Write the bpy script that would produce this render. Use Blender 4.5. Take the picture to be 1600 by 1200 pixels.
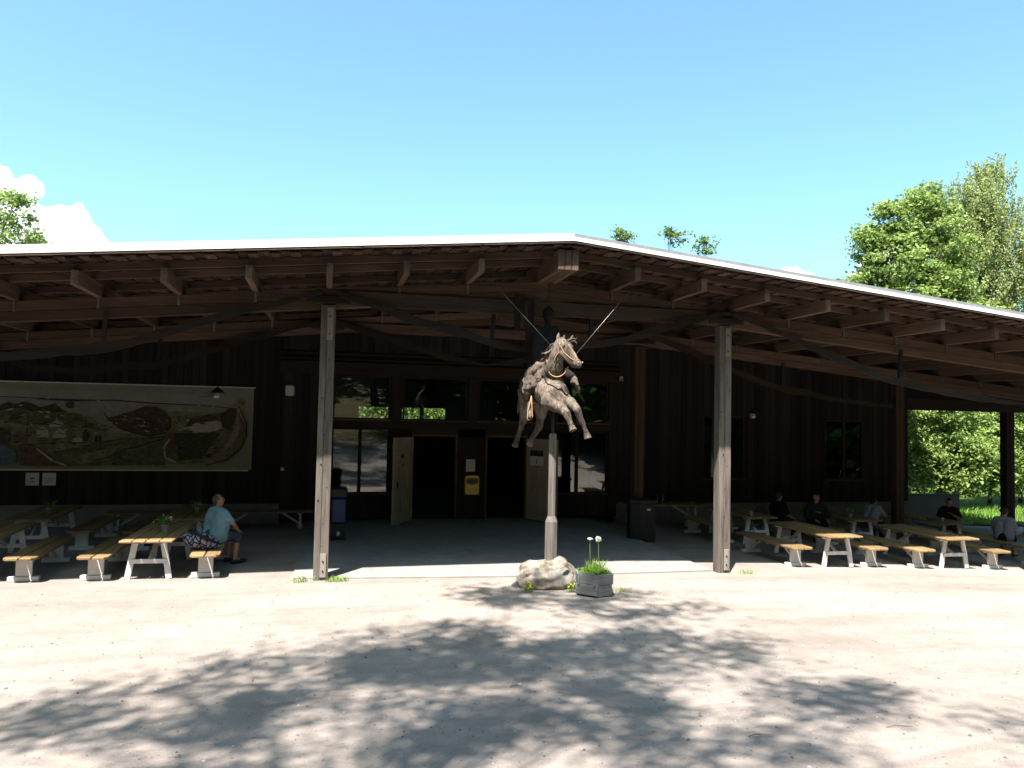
import bpy, bmesh, math, random
import numpy as np
from mathutils import Vector, Matrix, Euler, noise as mnoise

for o in list(bpy.data.objects): bpy.data.objects.remove(o)
SC = bpy.context.scene
COL = SC.collection
random.seed(7)
RNG = np.random.default_rng(11)

# ------------------------------------------------------------------ camera
YAW, PITCH, ROLL = math.radians(13.6), math.atan(53/1200), 0.02
fw = Vector((math.sin(YAW)*math.cos(PITCH), math.cos(YAW)*math.cos(PITCH), math.sin(PITCH)))
r0 = Vector((math.cos(YAW), -math.sin(YAW), 0)); u0 = r0.cross(fw)
cr = r0*math.cos(ROLL) + u0*math.sin(ROLL); cu = cr.cross(fw)
cam_d = bpy.data.cameras.new('camera'); cam = bpy.data.objects.new('camera', cam_d); COL.objects.link(cam)
cam_d.sensor_width = 36; cam_d.lens = 27; cam_d.clip_start = .05; cam_d.clip_end = 4000
M = Matrix((cr, cu, -fw)).transposed().to_4x4(); M.translation = Vector((0, 0, 3.1))
cam.matrix_world = M
SC.camera = cam

# ------------------------------------------------------------------ world and sun
LIGHT = Vector((.695, 1, -2.29)).normalized()
W = bpy.data.worlds.new('World'); SC.world = W; W.use_nodes = True
nt = W.node_tree; nt.nodes.clear()
sky = nt.nodes.new('ShaderNodeTexSky'); sky.sky_type = 'NISHITA'; sky.sun_disc = False
sky.sun_elevation = math.asin(-LIGHT.z); sky.sun_rotation = math.atan2(-LIGHT.x, -LIGHT.y)
sky.air_density = 1.0; sky.dust_density = 2.4; sky.ozone_density = 1.0; sky.altitude = 50
tint = nt.nodes.new('ShaderNodeMix'); tint.data_type = 'RGBA'; tint.blend_type = 'MULTIPLY'
tint.inputs[0].default_value = 1; tint.inputs[7].default_value = (.71, .955, .97, 1)
bg = nt.nodes.new('ShaderNodeBackground'); bg.inputs['Strength'].default_value = .10
wo = nt.nodes.new('ShaderNodeOutputWorld')
nt.links.new(sky.outputs[0], tint.inputs[6]); nt.links.new(tint.outputs[2], bg.inputs[0]); nt.links.new(bg.outputs[0], wo.inputs[0])
sl = bpy.data.lights.new('sun', 'SUN'); sl.energy = 5.0; sl.angle = math.radians(.8); sl.color = (1, .93, .87)
so = bpy.data.objects.new('sun', sl); COL.objects.link(so); so.rotation_euler = LIGHT.to_track_quat('-Z', 'Y').to_euler()
so.location = (-20, -30, 60)
SC.view_settings.view_transform = 'Standard'; SC.view_settings.look = 'None'
SC.view_settings.exposure = 1.9; SC.view_settings.gamma = 1
try:
    SC.cycles.max_bounces = 6; SC.cycles.diffuse_bounces = 2; SC.cycles.glossy_bounces = 3
    SC.cycles.transparent_max_bounces = 12; SC.cycles.transmission_bounces = 3
    SC.cycles.use_denoising = True; SC.cycles.volume_bounces = 4
except Exception: pass

# ------------------------------------------------------------------ materials
ALB = .45      # the photograph is exposed bright: surface colours are scaled down to offset it
def kk(c, k=None): return tuple(x*(ALB if k is None else k) for x in c)
def mat(name, rough=.8, spec=.2):
    m = bpy.data.materials.new(name); m.use_nodes = True
    b = m.node_tree.nodes['Principled BSDF']; b.inputs['Roughness'].default_value = rough
    b.inputs['Specular IOR Level'].default_value = spec
    return m, m.node_tree, b
def nd(t, kind, **kw):
    n = t.nodes.new(kind)
    for k, v in kw.items(): setattr(n, k, v)
    return n
def ramp(t, src, stops):
    r = nd(t, 'ShaderNodeValToRGB'); e = r.color_ramp.elements
    while len(e) < len(stops): e.new(.5)
    for k, (p, c) in enumerate(stops): e[k].position = p; e[k].color = (*c, 1) if len(c) == 3 else c
    t.links.new(src, r.inputs[0]); return r.outputs[0]
def bump(t, b, src, strength, dist):
    n = nd(t, 'ShaderNodeBump'); n.inputs['Strength'].default_value = strength; n.inputs['Distance'].default_value = dist
    t.links.new(src, n.inputs['Height']); t.links.new(n.outputs[0], b.inputs['Normal'])
def noise(t, vec, scale, detail=4, rough=.55):
    n = nd(t, 'ShaderNodeTexNoise'); n.inputs['Scale'].default_value = scale
    n.inputs['Detail'].default_value = detail; n.inputs['Roughness'].default_value = rough
    if vec is not None: t.links.new(vec, n.inputs['Vector'])
    return n.outputs['Fac']
def scaled(t, sc, rnd=True):
    tc = nd(t, 'ShaderNodeTexCoord'); mp = nd(t, 'ShaderNodeMapping'); mp.inputs['Scale'].default_value = sc
    src = tc.outputs['Object']
    if rnd:
        oi = nd(t, 'ShaderNodeObjectInfo'); ml = nd(t, 'ShaderNodeMath', operation='MULTIPLY'); ml.inputs[1].default_value = 37.
        t.links.new(oi.outputs['Random'], ml.inputs[0])
        ad = nd(t, 'ShaderNodeVectorMath', operation='ADD'); t.links.new(src, ad.inputs[0]); t.links.new(ml.outputs[0], ad.inputs[1]); src = ad.outputs[0]
    t.links.new(src, mp.inputs[0]); return mp.outputs[0]
def wood(name, light, dark, axis='z', fine=28, rough=.85, vary=.35, bmp=.4, spec=.15):
    light, dark = kk(light), kk(dark)
    m, t, b = mat(name, rough, spec)
    s = [1, 1, 1]; s['xyz'.index(axis)] = .06
    v = scaled(t, s)
    n1 = noise(t, v, fine, 6, .65); n2 = noise(t, v, fine*.22, 3, .5)
    mx = nd(t, 'ShaderNodeMath', operation='MULTIPLY_ADD'); mx.inputs[1].default_value = .6; t.links.new(n1, mx.inputs[0])
    m2 = nd(t, 'ShaderNodeMath', operation='MULTIPLY'); m2.inputs[1].default_value = .4; t.links.new(n2, m2.inputs[0]); t.links.new(m2.outputs[0], mx.inputs[2])
    c = ramp(t, mx.outputs[0], [(.33, dark), (.62, light)])
    oi = nd(t, 'ShaderNodeObjectInfo'); mr = nd(t, 'ShaderNodeMapRange'); t.links.new(oi.outputs['Random'], mr.inputs[0])
    mr.inputs[3].default_value = 1-vary; mr.inputs[4].default_value = 1+vary
    hs = nd(t, 'ShaderNodeHueSaturation'); t.links.new(mr.outputs[0], hs.inputs['Value']); t.links.new(c, hs.inputs['Color'])
    t.links.new(hs.outputs[0], b.inputs['Base Color'])
    bump(t, b, n1, bmp, .01)
    return m
def plain(name, c, rough=.7, spec=.25, var=.12, scale=6, bmp=0., metal=0):
    c = kk(c)
    m, t, b = mat(name, rough, spec); b.inputs['Metallic'].default_value = metal
    v = scaled(t, (1, 1, 1)); n = noise(t, v, scale, 5, .6)
    col = ramp(t, n, [(.3, tuple(x*(1-var) for x in c)), (.7, tuple(min(1, x*(1+var)) for x in c))])
    t.links.new(col, b.inputs['Base Color'])
    if bmp: bump(t, b, n, bmp, .02)
    return m
def leafmat(name, dark, light, trans=.35):
    m = bpy.data.materials.new(name); m.use_nodes = True; t = m.node_tree; b = t.nodes['Principled BSDF']
    b.inputs['Roughness'].default_value = .55; b.inputs['Specular IOR Level'].default_value = .25
    a = nd(t, 'ShaderNodeAttribute', attribute_name='tint')
    c = ramp(t, a.outputs['Fac'], [(0, dark), (1, light)]); t.links.new(c, b.inputs['Base Color'])
    tr = nd(t, 'ShaderNodeBsdfTranslucent'); hs = nd(t, 'ShaderNodeHueSaturation'); hs.inputs['Value'].default_value = 1.5; hs.inputs['Hue'].default_value = .485
    t.links.new(c, hs.inputs['Color']); t.links.new(hs.outputs[0], tr.inputs[0])
    mx = nd(t, 'ShaderNodeMixShader'); mx.inputs[0].default_value = trans
    t.links.new(b.outputs[0], mx.inputs[1]); t.links.new(tr.outputs[0], mx.inputs[2])
    t.links.new(mx.outputs[0], t.nodes['Material Output'].inputs[0]); return m

def ground_mat():
    m, t, b = mat('gravel', .95, .1)
    tc = nd(t, 'ShaderNodeTexCoord'); v = tc.outputs['Object']
    big = noise(t, v, .35, 4, .6); mid = noise(t, v, 3.2, 5, .65); fine = noise(t, v, 46, 4, .7)
    c1 = ramp(t, big, [(.30, (.209, .183, .165)), (.52, (.248, .220, .199)), (.72, (.274, .246, .222))])
    c2 = ramp(t, mid, [(.3, (.80, .79, .78)), (.65, (1.0, .99, .97))])
    c3 = ramp(t, fine, [(.30, (.62, .60, .58)), (.45, (.95, .94, .93)), (.75, (1.06, 1.05, 1.03))])
    vo = nd(t, 'ShaderNodeTexVoronoi'); vo.inputs['Scale'].default_value = 17; t.links.new(v, vo.inputs['Vector'])
    c4 = ramp(t, vo.outputs['Distance'], [(.06, (.6, .58, .56)), (.16, (1, 1, 1))])
    cur = c1
    for c in (c2, c3, c4):
        mx = nd(t, 'ShaderNodeMix'); mx.data_type = 'RGBA'; mx.blend_type = 'MULTIPLY'; mx.inputs[0].default_value = .85
        t.links.new(cur, mx.inputs[6]); t.links.new(c, mx.inputs[7]); cur = mx.outputs[2]
    # dry grass and needle litter on the slope, kept dark to cut bounced light
    sx = nd(t, 'ShaderNodeSeparateXYZ'); t.links.new(v, sx.inputs[0]); mr = nd(t, 'ShaderNodeMapRange'); mr.inputs[1].default_value = 5.2; mr.inputs[2].default_value = 2.6
    wob = nd(t, 'ShaderNodeMath', operation='MULTIPLY_ADD'); wob.inputs[1].default_value = 7; t.links.new(big, wob.inputs[0]); t.links.new(sx.outputs[1], wob.inputs[2]); t.links.new(wob.outputs[0], mr.inputs[0])
    gm = nd(t, 'ShaderNodeMix'); gm.data_type = 'RGBA'; t.links.new(mr.outputs[0], gm.inputs[0]); t.links.new(cur, gm.inputs[6])
    gc = ramp(t, mid, [(.35, (.035, .032, .014)), (.65, (.085, .075, .035))]); t.links.new(gc, gm.inputs[7]); cur = gm.outputs[2]
    # faint wheel-worn bands across the yard
    mp = nd(t, 'ShaderNodeMapping'); mp.inputs['Scale'].default_value = (.12, 1.1, 1); mp.inputs['Rotation'].default_value = (0, 0, .12); t.links.new(v, mp.inputs[0])
    tb = ramp(t, noise(t, mp.outputs[0], 1.6, 5, .6), [(.36, (.86, .855, .85)), (.5, (1, 1, 1)), (.68, (1.05, 1.045, 1.04))])
    mt_ = nd(t, 'ShaderNodeMix'); mt_.data_type = 'RGBA'; mt_.blend_type = 'MULTIPLY'; mt_.inputs[0].default_value = 1; t.links.new(cur, mt_.inputs[6]); t.links.new(tb, mt_.inputs[7]); cur = mt_.outputs[2]
    t.links.new(cur, b.inputs['Base Color'])
    ad = nd(t, 'ShaderNodeMath', operation='MULTIPLY_ADD'); ad.inputs[1].default_value = .4
    t.links.new(fine, ad.inputs[0]); t.links.new(mid, ad.inputs[2])
    bump(t, b, ad.outputs[0], .55, .03)
    return m
def glass_mat(name, tintc=(.8, .85, .82)):
    m = bpy.data.materials.new(name); m.use_nodes = True; t = m.node_tree; t.nodes.clear()
    out = nd(t, 'ShaderNodeOutputMaterial'); tr = nd(t, 'ShaderNodeBsdfTransparent'); tr.inputs[0].default_value = (*tintc, 1)
    gl = nd(t, 'ShaderNodeBsdfGlossy'); gl.inputs['Roughness'].default_value = .004
    fr = nd(t, 'ShaderNodeFresnel'); fr.inputs[0].default_value = 1.52
    mu = nd(t, 'ShaderNodeMath', operation='MULTIPLY'); mu.inputs[1].default_value = 2.3; mu.use_clamp = True
    t.links.new(fr.outputs[0], mu.inputs[0]); mx = nd(t, 'ShaderNodeMixShader'); t.links.new(mu.outputs[0], mx.inputs[0])
    t.links.new(tr.outputs[0], mx.inputs[1]); t.links.new(gl.outputs[0], mx.inputs[2]); t.links.new(mx.outputs[0], out.inputs[0])
    v = scaled(t, (1, 1, 1)); n = noise(t, v, 1.3, 2); bp = nd(t, 'ShaderNodeBump'); bp.inputs['Strength'].default_value = .05; bp.inputs['Distance'].default_value = .01
    t.links.new(n, bp.inputs['Height']); t.links.new(bp.outputs[0], gl.inputs['Normal'])
    return m

MT = {}
MT['gravel'] = ground_mat()
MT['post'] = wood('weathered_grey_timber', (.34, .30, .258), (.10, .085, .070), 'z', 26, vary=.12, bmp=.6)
MT['beam_x'] = wood('brown_beam', (.24, .158, .112), (.105, .070, .052), 'x', 22, vary=.25)
MT['beam_y'] = wood('brown_joist', (.29, .195, .138), (.125, .085, .062), 'y', 22, vary=.25)
MT['beam_grey'] = wood('grey_brown_beam', (.15, .12, .095), (.07, .055, .043), 'x', 22, vary=.15)
MT['board'] = wood('roof_boarding', (.19, .125, .088), (.070, .047, .035), 'y', 18, vary=.45)
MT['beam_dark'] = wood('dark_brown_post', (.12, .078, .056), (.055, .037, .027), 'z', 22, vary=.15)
MT['chord'] = wood('raw_edge_timber', (.066, .052, .042), (.026, .021, .017), 'x', 14, vary=.3)
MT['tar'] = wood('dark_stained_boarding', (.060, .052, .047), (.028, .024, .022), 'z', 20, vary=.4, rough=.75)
MT['trim'] = wood('dark_brown_trim', (.080, .058, .045), (.040, .030, .024), 'x', 20, vary=.2)
MT['trimv'] = wood('dark_brown_upright', (.075, .055, .043), (.038, .029, .022), 'z', 20, vary=.2)
MT['doorwood'] = wood('pale_door_boards', (.72, .60, .45), (.52, .43, .32), 'z', 20, vary=.12)
MT['pine'] = wood('oiled_pine_planks', (.52, .35, .16), (.30, .19, .085), 'y', 18, vary=.22, rough=.55, spec=.3)
MT['plate'] = wood('pale_patch_board', (.46, .42, .35), (.32, .29, .24), 'z', 20, vary=.1)
MT['white'] = plain('white_paint', (1.05, 1.03, .98), .5, .3, .10, 8)
MT['fascia'] = plain('white_sheet_metal', (1.4, 1.4, 1.4), .45, .4, .04, 3)
MT['concrete'] = plain('pale_concrete', (.46, .445, .42), .9, .1, .14, 3, .15)
MT['plinth'] = plain('plinth_render', (.38, .37, .33), .9, .1, .15, 3, .1)
MT['roofing'] = plain('roofing_felt', (.42, .44, .45), .8, .2)
MT['glass'] = glass_mat('window_glass')
MT['iron'] = plain('black_iron', (.02, .02, .022), .5, .4)
MT['steel'] = plain('galvanised_steel', (.45, .45, .45), .4, .5, .1, 10, 0, .8)
MT['paper'] = plain('white_paper', (1.1, 1.1, 1.07), .8, .1, .05, 3)
MT['ink'] = plain('grey_ink', (.18, .18, .18), .8, .1)
MT['yellow'] = plain('yellow_enamel', (1.5, .95, .05), .35, .5, .05)
MT['bin'] = plain('dark_bin_paint', (.018, .02, .02), .5, .4)
MT['binlight'] = plain('bin_face_slats', (.05, .045, .036), .6, .3)
MT['blue'] = plain('blue_plastic', (.012, .06, .22), .4, .4)
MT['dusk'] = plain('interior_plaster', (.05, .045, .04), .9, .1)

# ------------------------------------------------------------------ mesh helpers
def setp(o, label=None, cat=None, group=None, kind=None):
    if label: o['label'] = label
    if cat: o['category'] = cat
    if group: o['group'] = group
    if kind: o['kind'] = kind
    return o
def empty(name, loc=(0, 0, 0), rz=0, parent=None):
    o = bpy.data.objects.new(name, None); COL.objects.link(o); o.location = loc; o.rotation_euler = (0, 0, rz)
    o.empty_display_size = .1
    if parent: o.parent = parent
    return o
def link(name, me, parent=None, loc=None, rot=None, scale=None):
    o = bpy.data.objects.new(name, me); COL.objects.link(o)
    if parent: o.parent = parent
    if loc is not None: o.location = loc
    if rot is not None: o.rotation_euler = rot
    if scale is not None: o.scale = scale
    return o
def copy_tree(o, parent=None):
    c = o.copy(); COL.objects.link(c)
    if parent: c.parent = parent
    for ch in list(o.children): copy_tree(ch, c)
    return c
class MB:
    def __init__(s): s.v = []; s.f = []
    def add(s, vs, fs):
        n = len(s.v); s.v += [tuple(x) for x in vs]; s.f += [tuple(i+n for i in q) for q in fs]; return s
    def box(s, x0, x1, y0, y1, z0, z1):
        return s.add([(x0, y0, z0), (x1, y0, z0), (x1, y1, z0), (x0, y1, z0), (x0, y0, z1), (x1, y0, z1), (x1, y1, z1), (x0, y1, z1)],
                     [(0, 3, 2, 1), (4, 5, 6, 7), (0, 1, 5, 4), (1, 2, 6, 5), (2, 3, 7, 6), (3, 0, 4, 7)])
    def beam(s, p, q, w, h, up=(0, 0, 1)):
        p, q = Vector(p), Vector(q); d = (q-p).normalized(); u = Vector(up); r = d.cross(u).normalized(); u = r.cross(d).normalized()
        c = []
        for e in (p, q):
            for a, b in ((-1, -1), (1, -1), (1, 1), (-1, 1)): c.append(e + r*(a*w/2) + u*(b*h/2))
        return s.add(c, [(0, 1, 2, 3), (7, 6, 5, 4), (0, 4, 5, 1), (1, 5, 6, 2), (2, 6, 7, 3), (3, 7, 4, 0)])
    def tube(s, pts, rad, n=8, cap=True):
        pts = [Vector(p) for p in pts]; rad = rad if hasattr(rad, '__len__') else [rad]*len(pts)
        rings = []; ref = None
        for k, p in enumerate(pts):
            d = (pts[min(k+1, len(pts)-1)] - pts[max(k-1, 0)]).normalized()
            if ref is None: ref = d.orthogonal().normalized()
            ref = (ref - d*ref.dot(d)).normalized(); b = d.cross(ref)
            rings.append([p + (ref*math.cos(2*math.pi*j/n) + b*math.sin(2*math.pi*j/n))*rad[k] for j in range(n)])
        vs = [v for r in rings for v in r]; fs = []
        for k in range(len(pts)-1):
            for j in range(n):
                a, b2 = k*n+j, k*n+(j+1) % n; fs.append((a, b2, b2+n, a+n))
        if cap: fs.append(tuple(range(n))[::-1]); fs.append(tuple(range((len(pts)-1)*n, len(pts)*n)))
        return s.add(vs, fs)
    def lathe(s, prof, c=(0, 0, 0), n=16):
        vs = []; fs = []
        for r, z in prof:
            for j in range(n): vs.append((c[0]+r*math.cos(2*math.pi*j/n), c[1]+r*math.sin(2*math.pi*j/n), c[2]+z))
        for k in range(len(prof)-1):
            for j in range(n):
                a, b = k*n+j, k*n+(j+1) % n; fs.append((a, b, b+n, a+n))
        fs.append(tuple(range(n))[::-1]); fs.append(tuple(range((len(prof)-1)*n, len(prof)*n)))
        return s.add(vs, fs)
    def prism(s, poly, y0, y1):          # poly in (x, z), extruded along y
        n = len(poly); vs = [(x, y0, z) for x, z in poly] + [(x, y1, z) for x, z in poly]
        fs = [tuple(range(n)), tuple(range(n, 2*n))[::-1]] + [(k, k+n, (k+1) % n+n, (k+1) % n) for k in range(n)]
        return s.add(vs, fs)
    def mesh(s, name, m, bevel=0, smooth=False):
        me = bpy.data.meshes.new(name); me.from_pydata(s.v, [], s.f)
        bm = bmesh.new(); bm.from_mesh(me); bmesh.ops.recalc_face_normals(bm, faces=bm.faces)
        if bevel: bmesh.ops.bevel(bm, geom=[e for e in bm.edges if e.is_manifold and e.calc_face_angle(0) > .5], offset=bevel, segments=1, affect='EDGES', clamp_overlap=True)
        bm.to_mesh(me); bm.free(); me.materials.append(MT[m] if isinstance(m, str) else m)
        if smooth: me.polygons.foreach_set('use_smooth', [True]*len(me.polygons))
        return me
    def build(s, name, m, parent=None, bevel=0, smooth=False, loc=None, rot=None):
        return link(name, s.mesh(name, m, bevel, smooth), parent, loc, rot)
def ico(c, r, sub=1):
    bm = bmesh.new(); bmesh.ops.create_icosphere(bm, subdivisions=sub, radius=1)
    r = r if hasattr(r, '__len__') else (r, r, r)
    vs = [(c[0]+v.co.x*r[0], c[1]+v.co.y*r[1], c[2]+v.co.z*r[2]) for v in bm.verts]; fs = [tuple(v.index for v in f.verts) for f in bm.faces]; bm.free(); return vs, fs
def organic(name, chains, m, voxel=.012, smooth=6, parent=None, loc=None, rough=None, extra=None):
    """One continuous skin over tapered limbs: every chain is a list of (x, y, z, r)."""
    mb = MB()
    for ch in chains:
        for k, (x, y, z, r) in enumerate(ch):
            mb.add(*ico((x, y, z), r, 2))
            if k:
                a, b = ch[k-1], ch[k]
                if (Vector(a[:3])-Vector(b[:3])).length > 1e-4: mb.tube([a[:3], b[:3]], [a[3], b[3]], 14)
    for vs, fs in (extra or []): mb.add(vs, fs)
    o = mb.build(name, m)
    rm = o.modifiers.new('r', 'REMESH'); rm.mode = 'VOXEL'; rm.voxel_size = voxel
    sm = o.modifiers.new('s', 'SMOOTH'); sm.iterations = smooth; sm.factor = .5
    dg = bpy.context.evaluated_depsgraph_get(); me = bpy.data.meshes.new_from_object(o.evaluated_get(dg))
    o.modifiers.clear(); old = o.data; o.data = me; bpy.data.meshes.remove(old)
    if rough:
        amp, fr = rough; co = np.empty(len(me.vertices)*3); me.vertices.foreach_get('co', co); co = co.reshape(-1, 3)
        no = np.empty(len(me.vertices)*3); me.vertices.foreach_get('normal', no); no = no.reshape(-1, 3)
        d = np.array([mnoise.fractal(Vector(p)*fr, 1, 2, 4) for p in co]); me.vertices.foreach_set('co', (co+no*d[:, None]*amp).ravel())
    me.polygons.foreach_set('use_smooth', [True]*len(me.polygons))
    me.materials.clear(); me.materials.append(MT[m] if isinstance(m, str) else m)
    if parent: o.parent = parent
    if loc is not None: o.location = loc
    return o

def gz(X, Y):
    z = -.0013*min(max(0, X), 26)**2
    if Y < 11: z += .0153*(11-Y)**1.9 if Y > 0 else .0153*11**1.9 - .25*max(Y, -45)
    return z
RX = 4.35
def zj(X): return 5.90 - (.096 if X < RX else .0925)*abs(X-RX)         # underside of the joists along the roof slope
YF, YB, YW, YE = 15.0, 19.6, 22.8, 13.35           # front post row, second row, facade, eave

# ------------------------------------------------------------------ ground
def spaced(a, b, fine_a, fine_b, df, dc):
    out = [a]
    while out[-1] < b:
        x = out[-1]; d = 0 if fine_a <= x <= fine_b else min(abs(x-fine_a), abs(x-fine_b))
        out.append(x + min(dc, df + d*.25))
    return np.array(out)
xs = spaced(-160, 200, -8, 16, .22, 14); ys = spaced(-90, 420, 3.5, 16, .18, 14)
V = []
for y in ys:
    for x in xs:
        near = max(0, 1-abs(y-9)/8) if -10 < x < 18 else 0
        V.append((x, y, gz(x, y) + near*.022*mnoise.fractal(Vector((x*.7, y*.7, 0)), 1, 2, 3)))
nx = len(xs); F = [(j*nx+i, j*nx+i+1, (j+1)*nx+i+1, (j+1)*nx+i) for j in range(len(ys)-1) for i in range(nx-1)]
me = bpy.data.meshes.new('ground'); me.from_pydata(V, [], F); me.materials.append(MT['gravel'])
me.polygons.foreach_set('use_smooth', [True]*len(me.polygons))
setp(link('ground', me), kind='structure', label='pale beige gravel yard in front of the timber hall')

# concrete slab in front of the doors, with a bowed front edge
mb = MB(); n = 24; top = []
for k in range(n+1):
    x = -.5 + 8.6*k/n; top.append((x, 15.06 - .30*math.sin(math.pi*k/n)))
vs = [(x, y, gz(x, y)+.030) for x, y in top] + [(x, YW+.3, .03) for x, y in top]
vs += [(x, y, gz(x, y)-.1) for x, y in top]
N = n+1; fs = [(k, k+1, N+k+1, N+k) for k in range(n)] + [(2*N+k, 2*N+k+1, k+1, k) for k in range(n)]
fs += [(2*N, 0, N), (N-1, 3*N-1, 2*N-1)]
mb.add(vs, fs); setp(mb.build('concrete_floor', 'concrete'), kind='structure', label='pale concrete apron between the two front posts')
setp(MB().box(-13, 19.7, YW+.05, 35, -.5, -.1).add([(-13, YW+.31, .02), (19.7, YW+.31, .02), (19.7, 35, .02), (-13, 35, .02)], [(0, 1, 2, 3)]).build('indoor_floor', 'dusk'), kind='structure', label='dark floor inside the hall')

# lawn behind and beside the hall
MT['grassground'] = plain('grass_ground', (.10, .16, .03), .95, .05, .3, 1.2, .2)
mb = MB(); gx = np.linspace(-60, 130, 40); gy = np.concatenate([np.linspace(25.5, 60, 14), np.linspace(75, 400, 8)])
vs = [(x, y, gz(x, y)+.02 + (max(0, y-42)*.05)) for y in gy for x in gx]
fs = [(j*40+i, j*40+i+1, (j+1)*40+i+1, (j+1)*40+i) for j in range(len(gy)-1) for i in range(39)]
# the sheet is cut away under the hall
fs = [q for q in fs if not (all(-13.5 < vs[i][0] < 21 for i in q) and all(vs[i][1] < 37 for i in q))]
mb.add(vs, fs); setp(mb.build('lawn', 'grassground'), kind='structure', label='grass beyond the hall')

# ------------------------------------------------------------------ the timber hall
HALL = empty('timber_hall', (4.2, YF, 0)); setp(HALL, 'long dark timber hall with a low gabled roof on tall posts', 'building')
def part(mb, name, m, parent=None, bevel=0, smooth=False):
    """Mesh given in world coordinates; origin moved to its box centre so that wood grain runs per piece."""
    c = (np.min(np.array(mb.v), 0) + np.max(np.array(mb.v), 0))/2
    mb.v = [tuple(np.array(p)-c) for p in mb.v]
    o = mb.build(name, m, None, bevel, smooth); wpar = parent or HALL
    o.parent = wpar; base = Vector(wpar.location)
    if wpar.parent: base = base + Vector(wpar.parent.location)
    o.location = Vector(c) - base
    return o

# posts
def post(x, y, w, d, ztop, zb, mm='post'):
    mb = MB(); hw = w/2
    mb.box(x-hw, x-hw*.12, y-d/2, y+d/2, zb, ztop); mb.box(x-hw*.10, x+hw, y-d/2-.012, y+d/2, zb, ztop)
    p = part(mb, 'post', mm, bevel=.008); return p
def bolts(x, y, zs, parent, nm='bolt'):
    for z in zs:
        b = MB().tube([(x, y, z), (x, y-.018, z)], [.017, .013], 8); part(b, nm, 'iron', parent)
for x, y in ((0, YF), (8.3, YF)):
    g0 = gz(x, y); p = post(x, y, .27, .24, 5.17, g0-.3)
    pl = part(MB().box(x-.02, x+.095, y-.155, y-.133, g0+.06, g0+.50), 'patch_board', 'plate', p, .004)
    for z in (g0+.18, g0+.36):
        part(MB().tube([(x+.035, y-.150, z), (x+.035, y-.172, z)], [.018, .014], 7), 'bolt', 'iron', p)
    part(MB().box(x-.02, x+.095, y-.155, y-.133, 4.50, 5.12), 'patch_board', 'plate', p, .004)
    for z in (4.62, 4.95): part(MB().tube([(x+.035, y-.150, z), (x+.035, y-.172, z)], [.018, .014], 7), 'bolt', 'iron', p)
    rk = random.Random(int(x)+3)
    for k in range(11):
        z = g0 + .7 + k*.38 + rk.uniform(-.12, .12); xx = x + rk.uniform(-.10, .10)
        part(MB().lathe([(.016, 0), (.012, .004), (.004, .006)], (0, 0, 0), 8), 'knot', 'iron', p).matrix_basis = Matrix.Translation(Vector((xx, y-.1325, z))-Vector(HALL.location)-Vector(p.location)) @ Matrix.Rotation(math.pi/2, 4, 'X')
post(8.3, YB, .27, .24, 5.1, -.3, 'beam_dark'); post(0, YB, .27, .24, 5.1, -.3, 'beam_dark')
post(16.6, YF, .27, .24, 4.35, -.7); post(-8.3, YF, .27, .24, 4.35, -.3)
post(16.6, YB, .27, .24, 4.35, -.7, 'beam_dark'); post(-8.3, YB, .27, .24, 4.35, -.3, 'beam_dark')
post(24.9, 23.7, .36, .3, 3.75, -1.2, 'trimv')

# girders: two stacked beams under the joists, bay by bay
for yrow in (YF+.07, YB+.07):
    for a, b in ((-13, -8.3), (-8.3, 0), (0, RX), (RX, 8.3), (8.3, 16.6), (16.6, 26)):
        for k in range(2):
            z1 = -.004 - .186*k; z0 = z1 - .180
            e = .002 if k else 0
            mb = MB().add([(a+.002, yrow-.09+e, zj(a)+z0), (b-.002, yrow-.09+e, zj(b)+z0), (b-.002, yrow+.09-e, zj(b)+z0), (a+.002, yrow+.09-e, zj(a)+z0),
                           (a+.002, yrow-.09+e, zj(a)+z1), (b-.002, yrow-.09+e, zj(b)+z1), (b-.002, yrow+.09-e, zj(b)+z1), (a+.002, yrow+.09-e, zj(a)+z1)],
                          [(0, 3, 2, 1), (4, 5, 6, 7), (0, 1, 5, 4), (1, 2, 6, 5), (2, 3, 7, 6), (3, 0, 4, 7)])
            part(mb, 'girder', 'beam_x', bevel=.006)
# tie beams between the middle posts
part(MB().box(-.25, 8.55, YF-.085, YF-.024, 5.18, 5.47), 'tie_beam', 'beam_grey', bevel=.006)
part(MB().box(-.25, 8.55, YB-.085, YB-.024, 5.16, 5.40), 'tie_beam', 'beam_x', bevel=.006)
# iron and packing pieces at the middle of the front truss
part(MB().box(3.62, 3.74, YF-.16, YF-.088, 4.85, 5.55), 'hanger', 'trimv'); part(MB().box(3.86, 4.02, YF-.15, YF-.088, 4.45, 5.50), 'hanger', 'trimv')

# joists: short beams running out to the eave, each with a strap over the girder
JX = [0-1.33*k for k in range(1, 10)] + [0, 1.33, 2.68] + [5.72+1.385*k for k in range(0, 16)]
for x in JX:
    if not -12.9 < x < 26: continue
    mb = MB().box(x-.055, x+.055, 13.58, YW+.2, zj(x)+.001, zj(x)+.245)
    j = part(mb, 'joist', 'beam_y', bevel=.006)
    for yy in (YF-.03, YB-.03):
        part(MB().box(x-.022, x+.022, yy-.012, yy-.004, zj(x)-.20, zj(x)+.05), 'strap', 'steel', j)
for dx in (-.135, 0, .135):
    part(MB().box(RX-.05+dx-.062, RX-.05+dx+.062, 13.50, YW+.2, 5.86, 6.24), 'ridge_beam', 'beam_y', bevel=.006)
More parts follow.
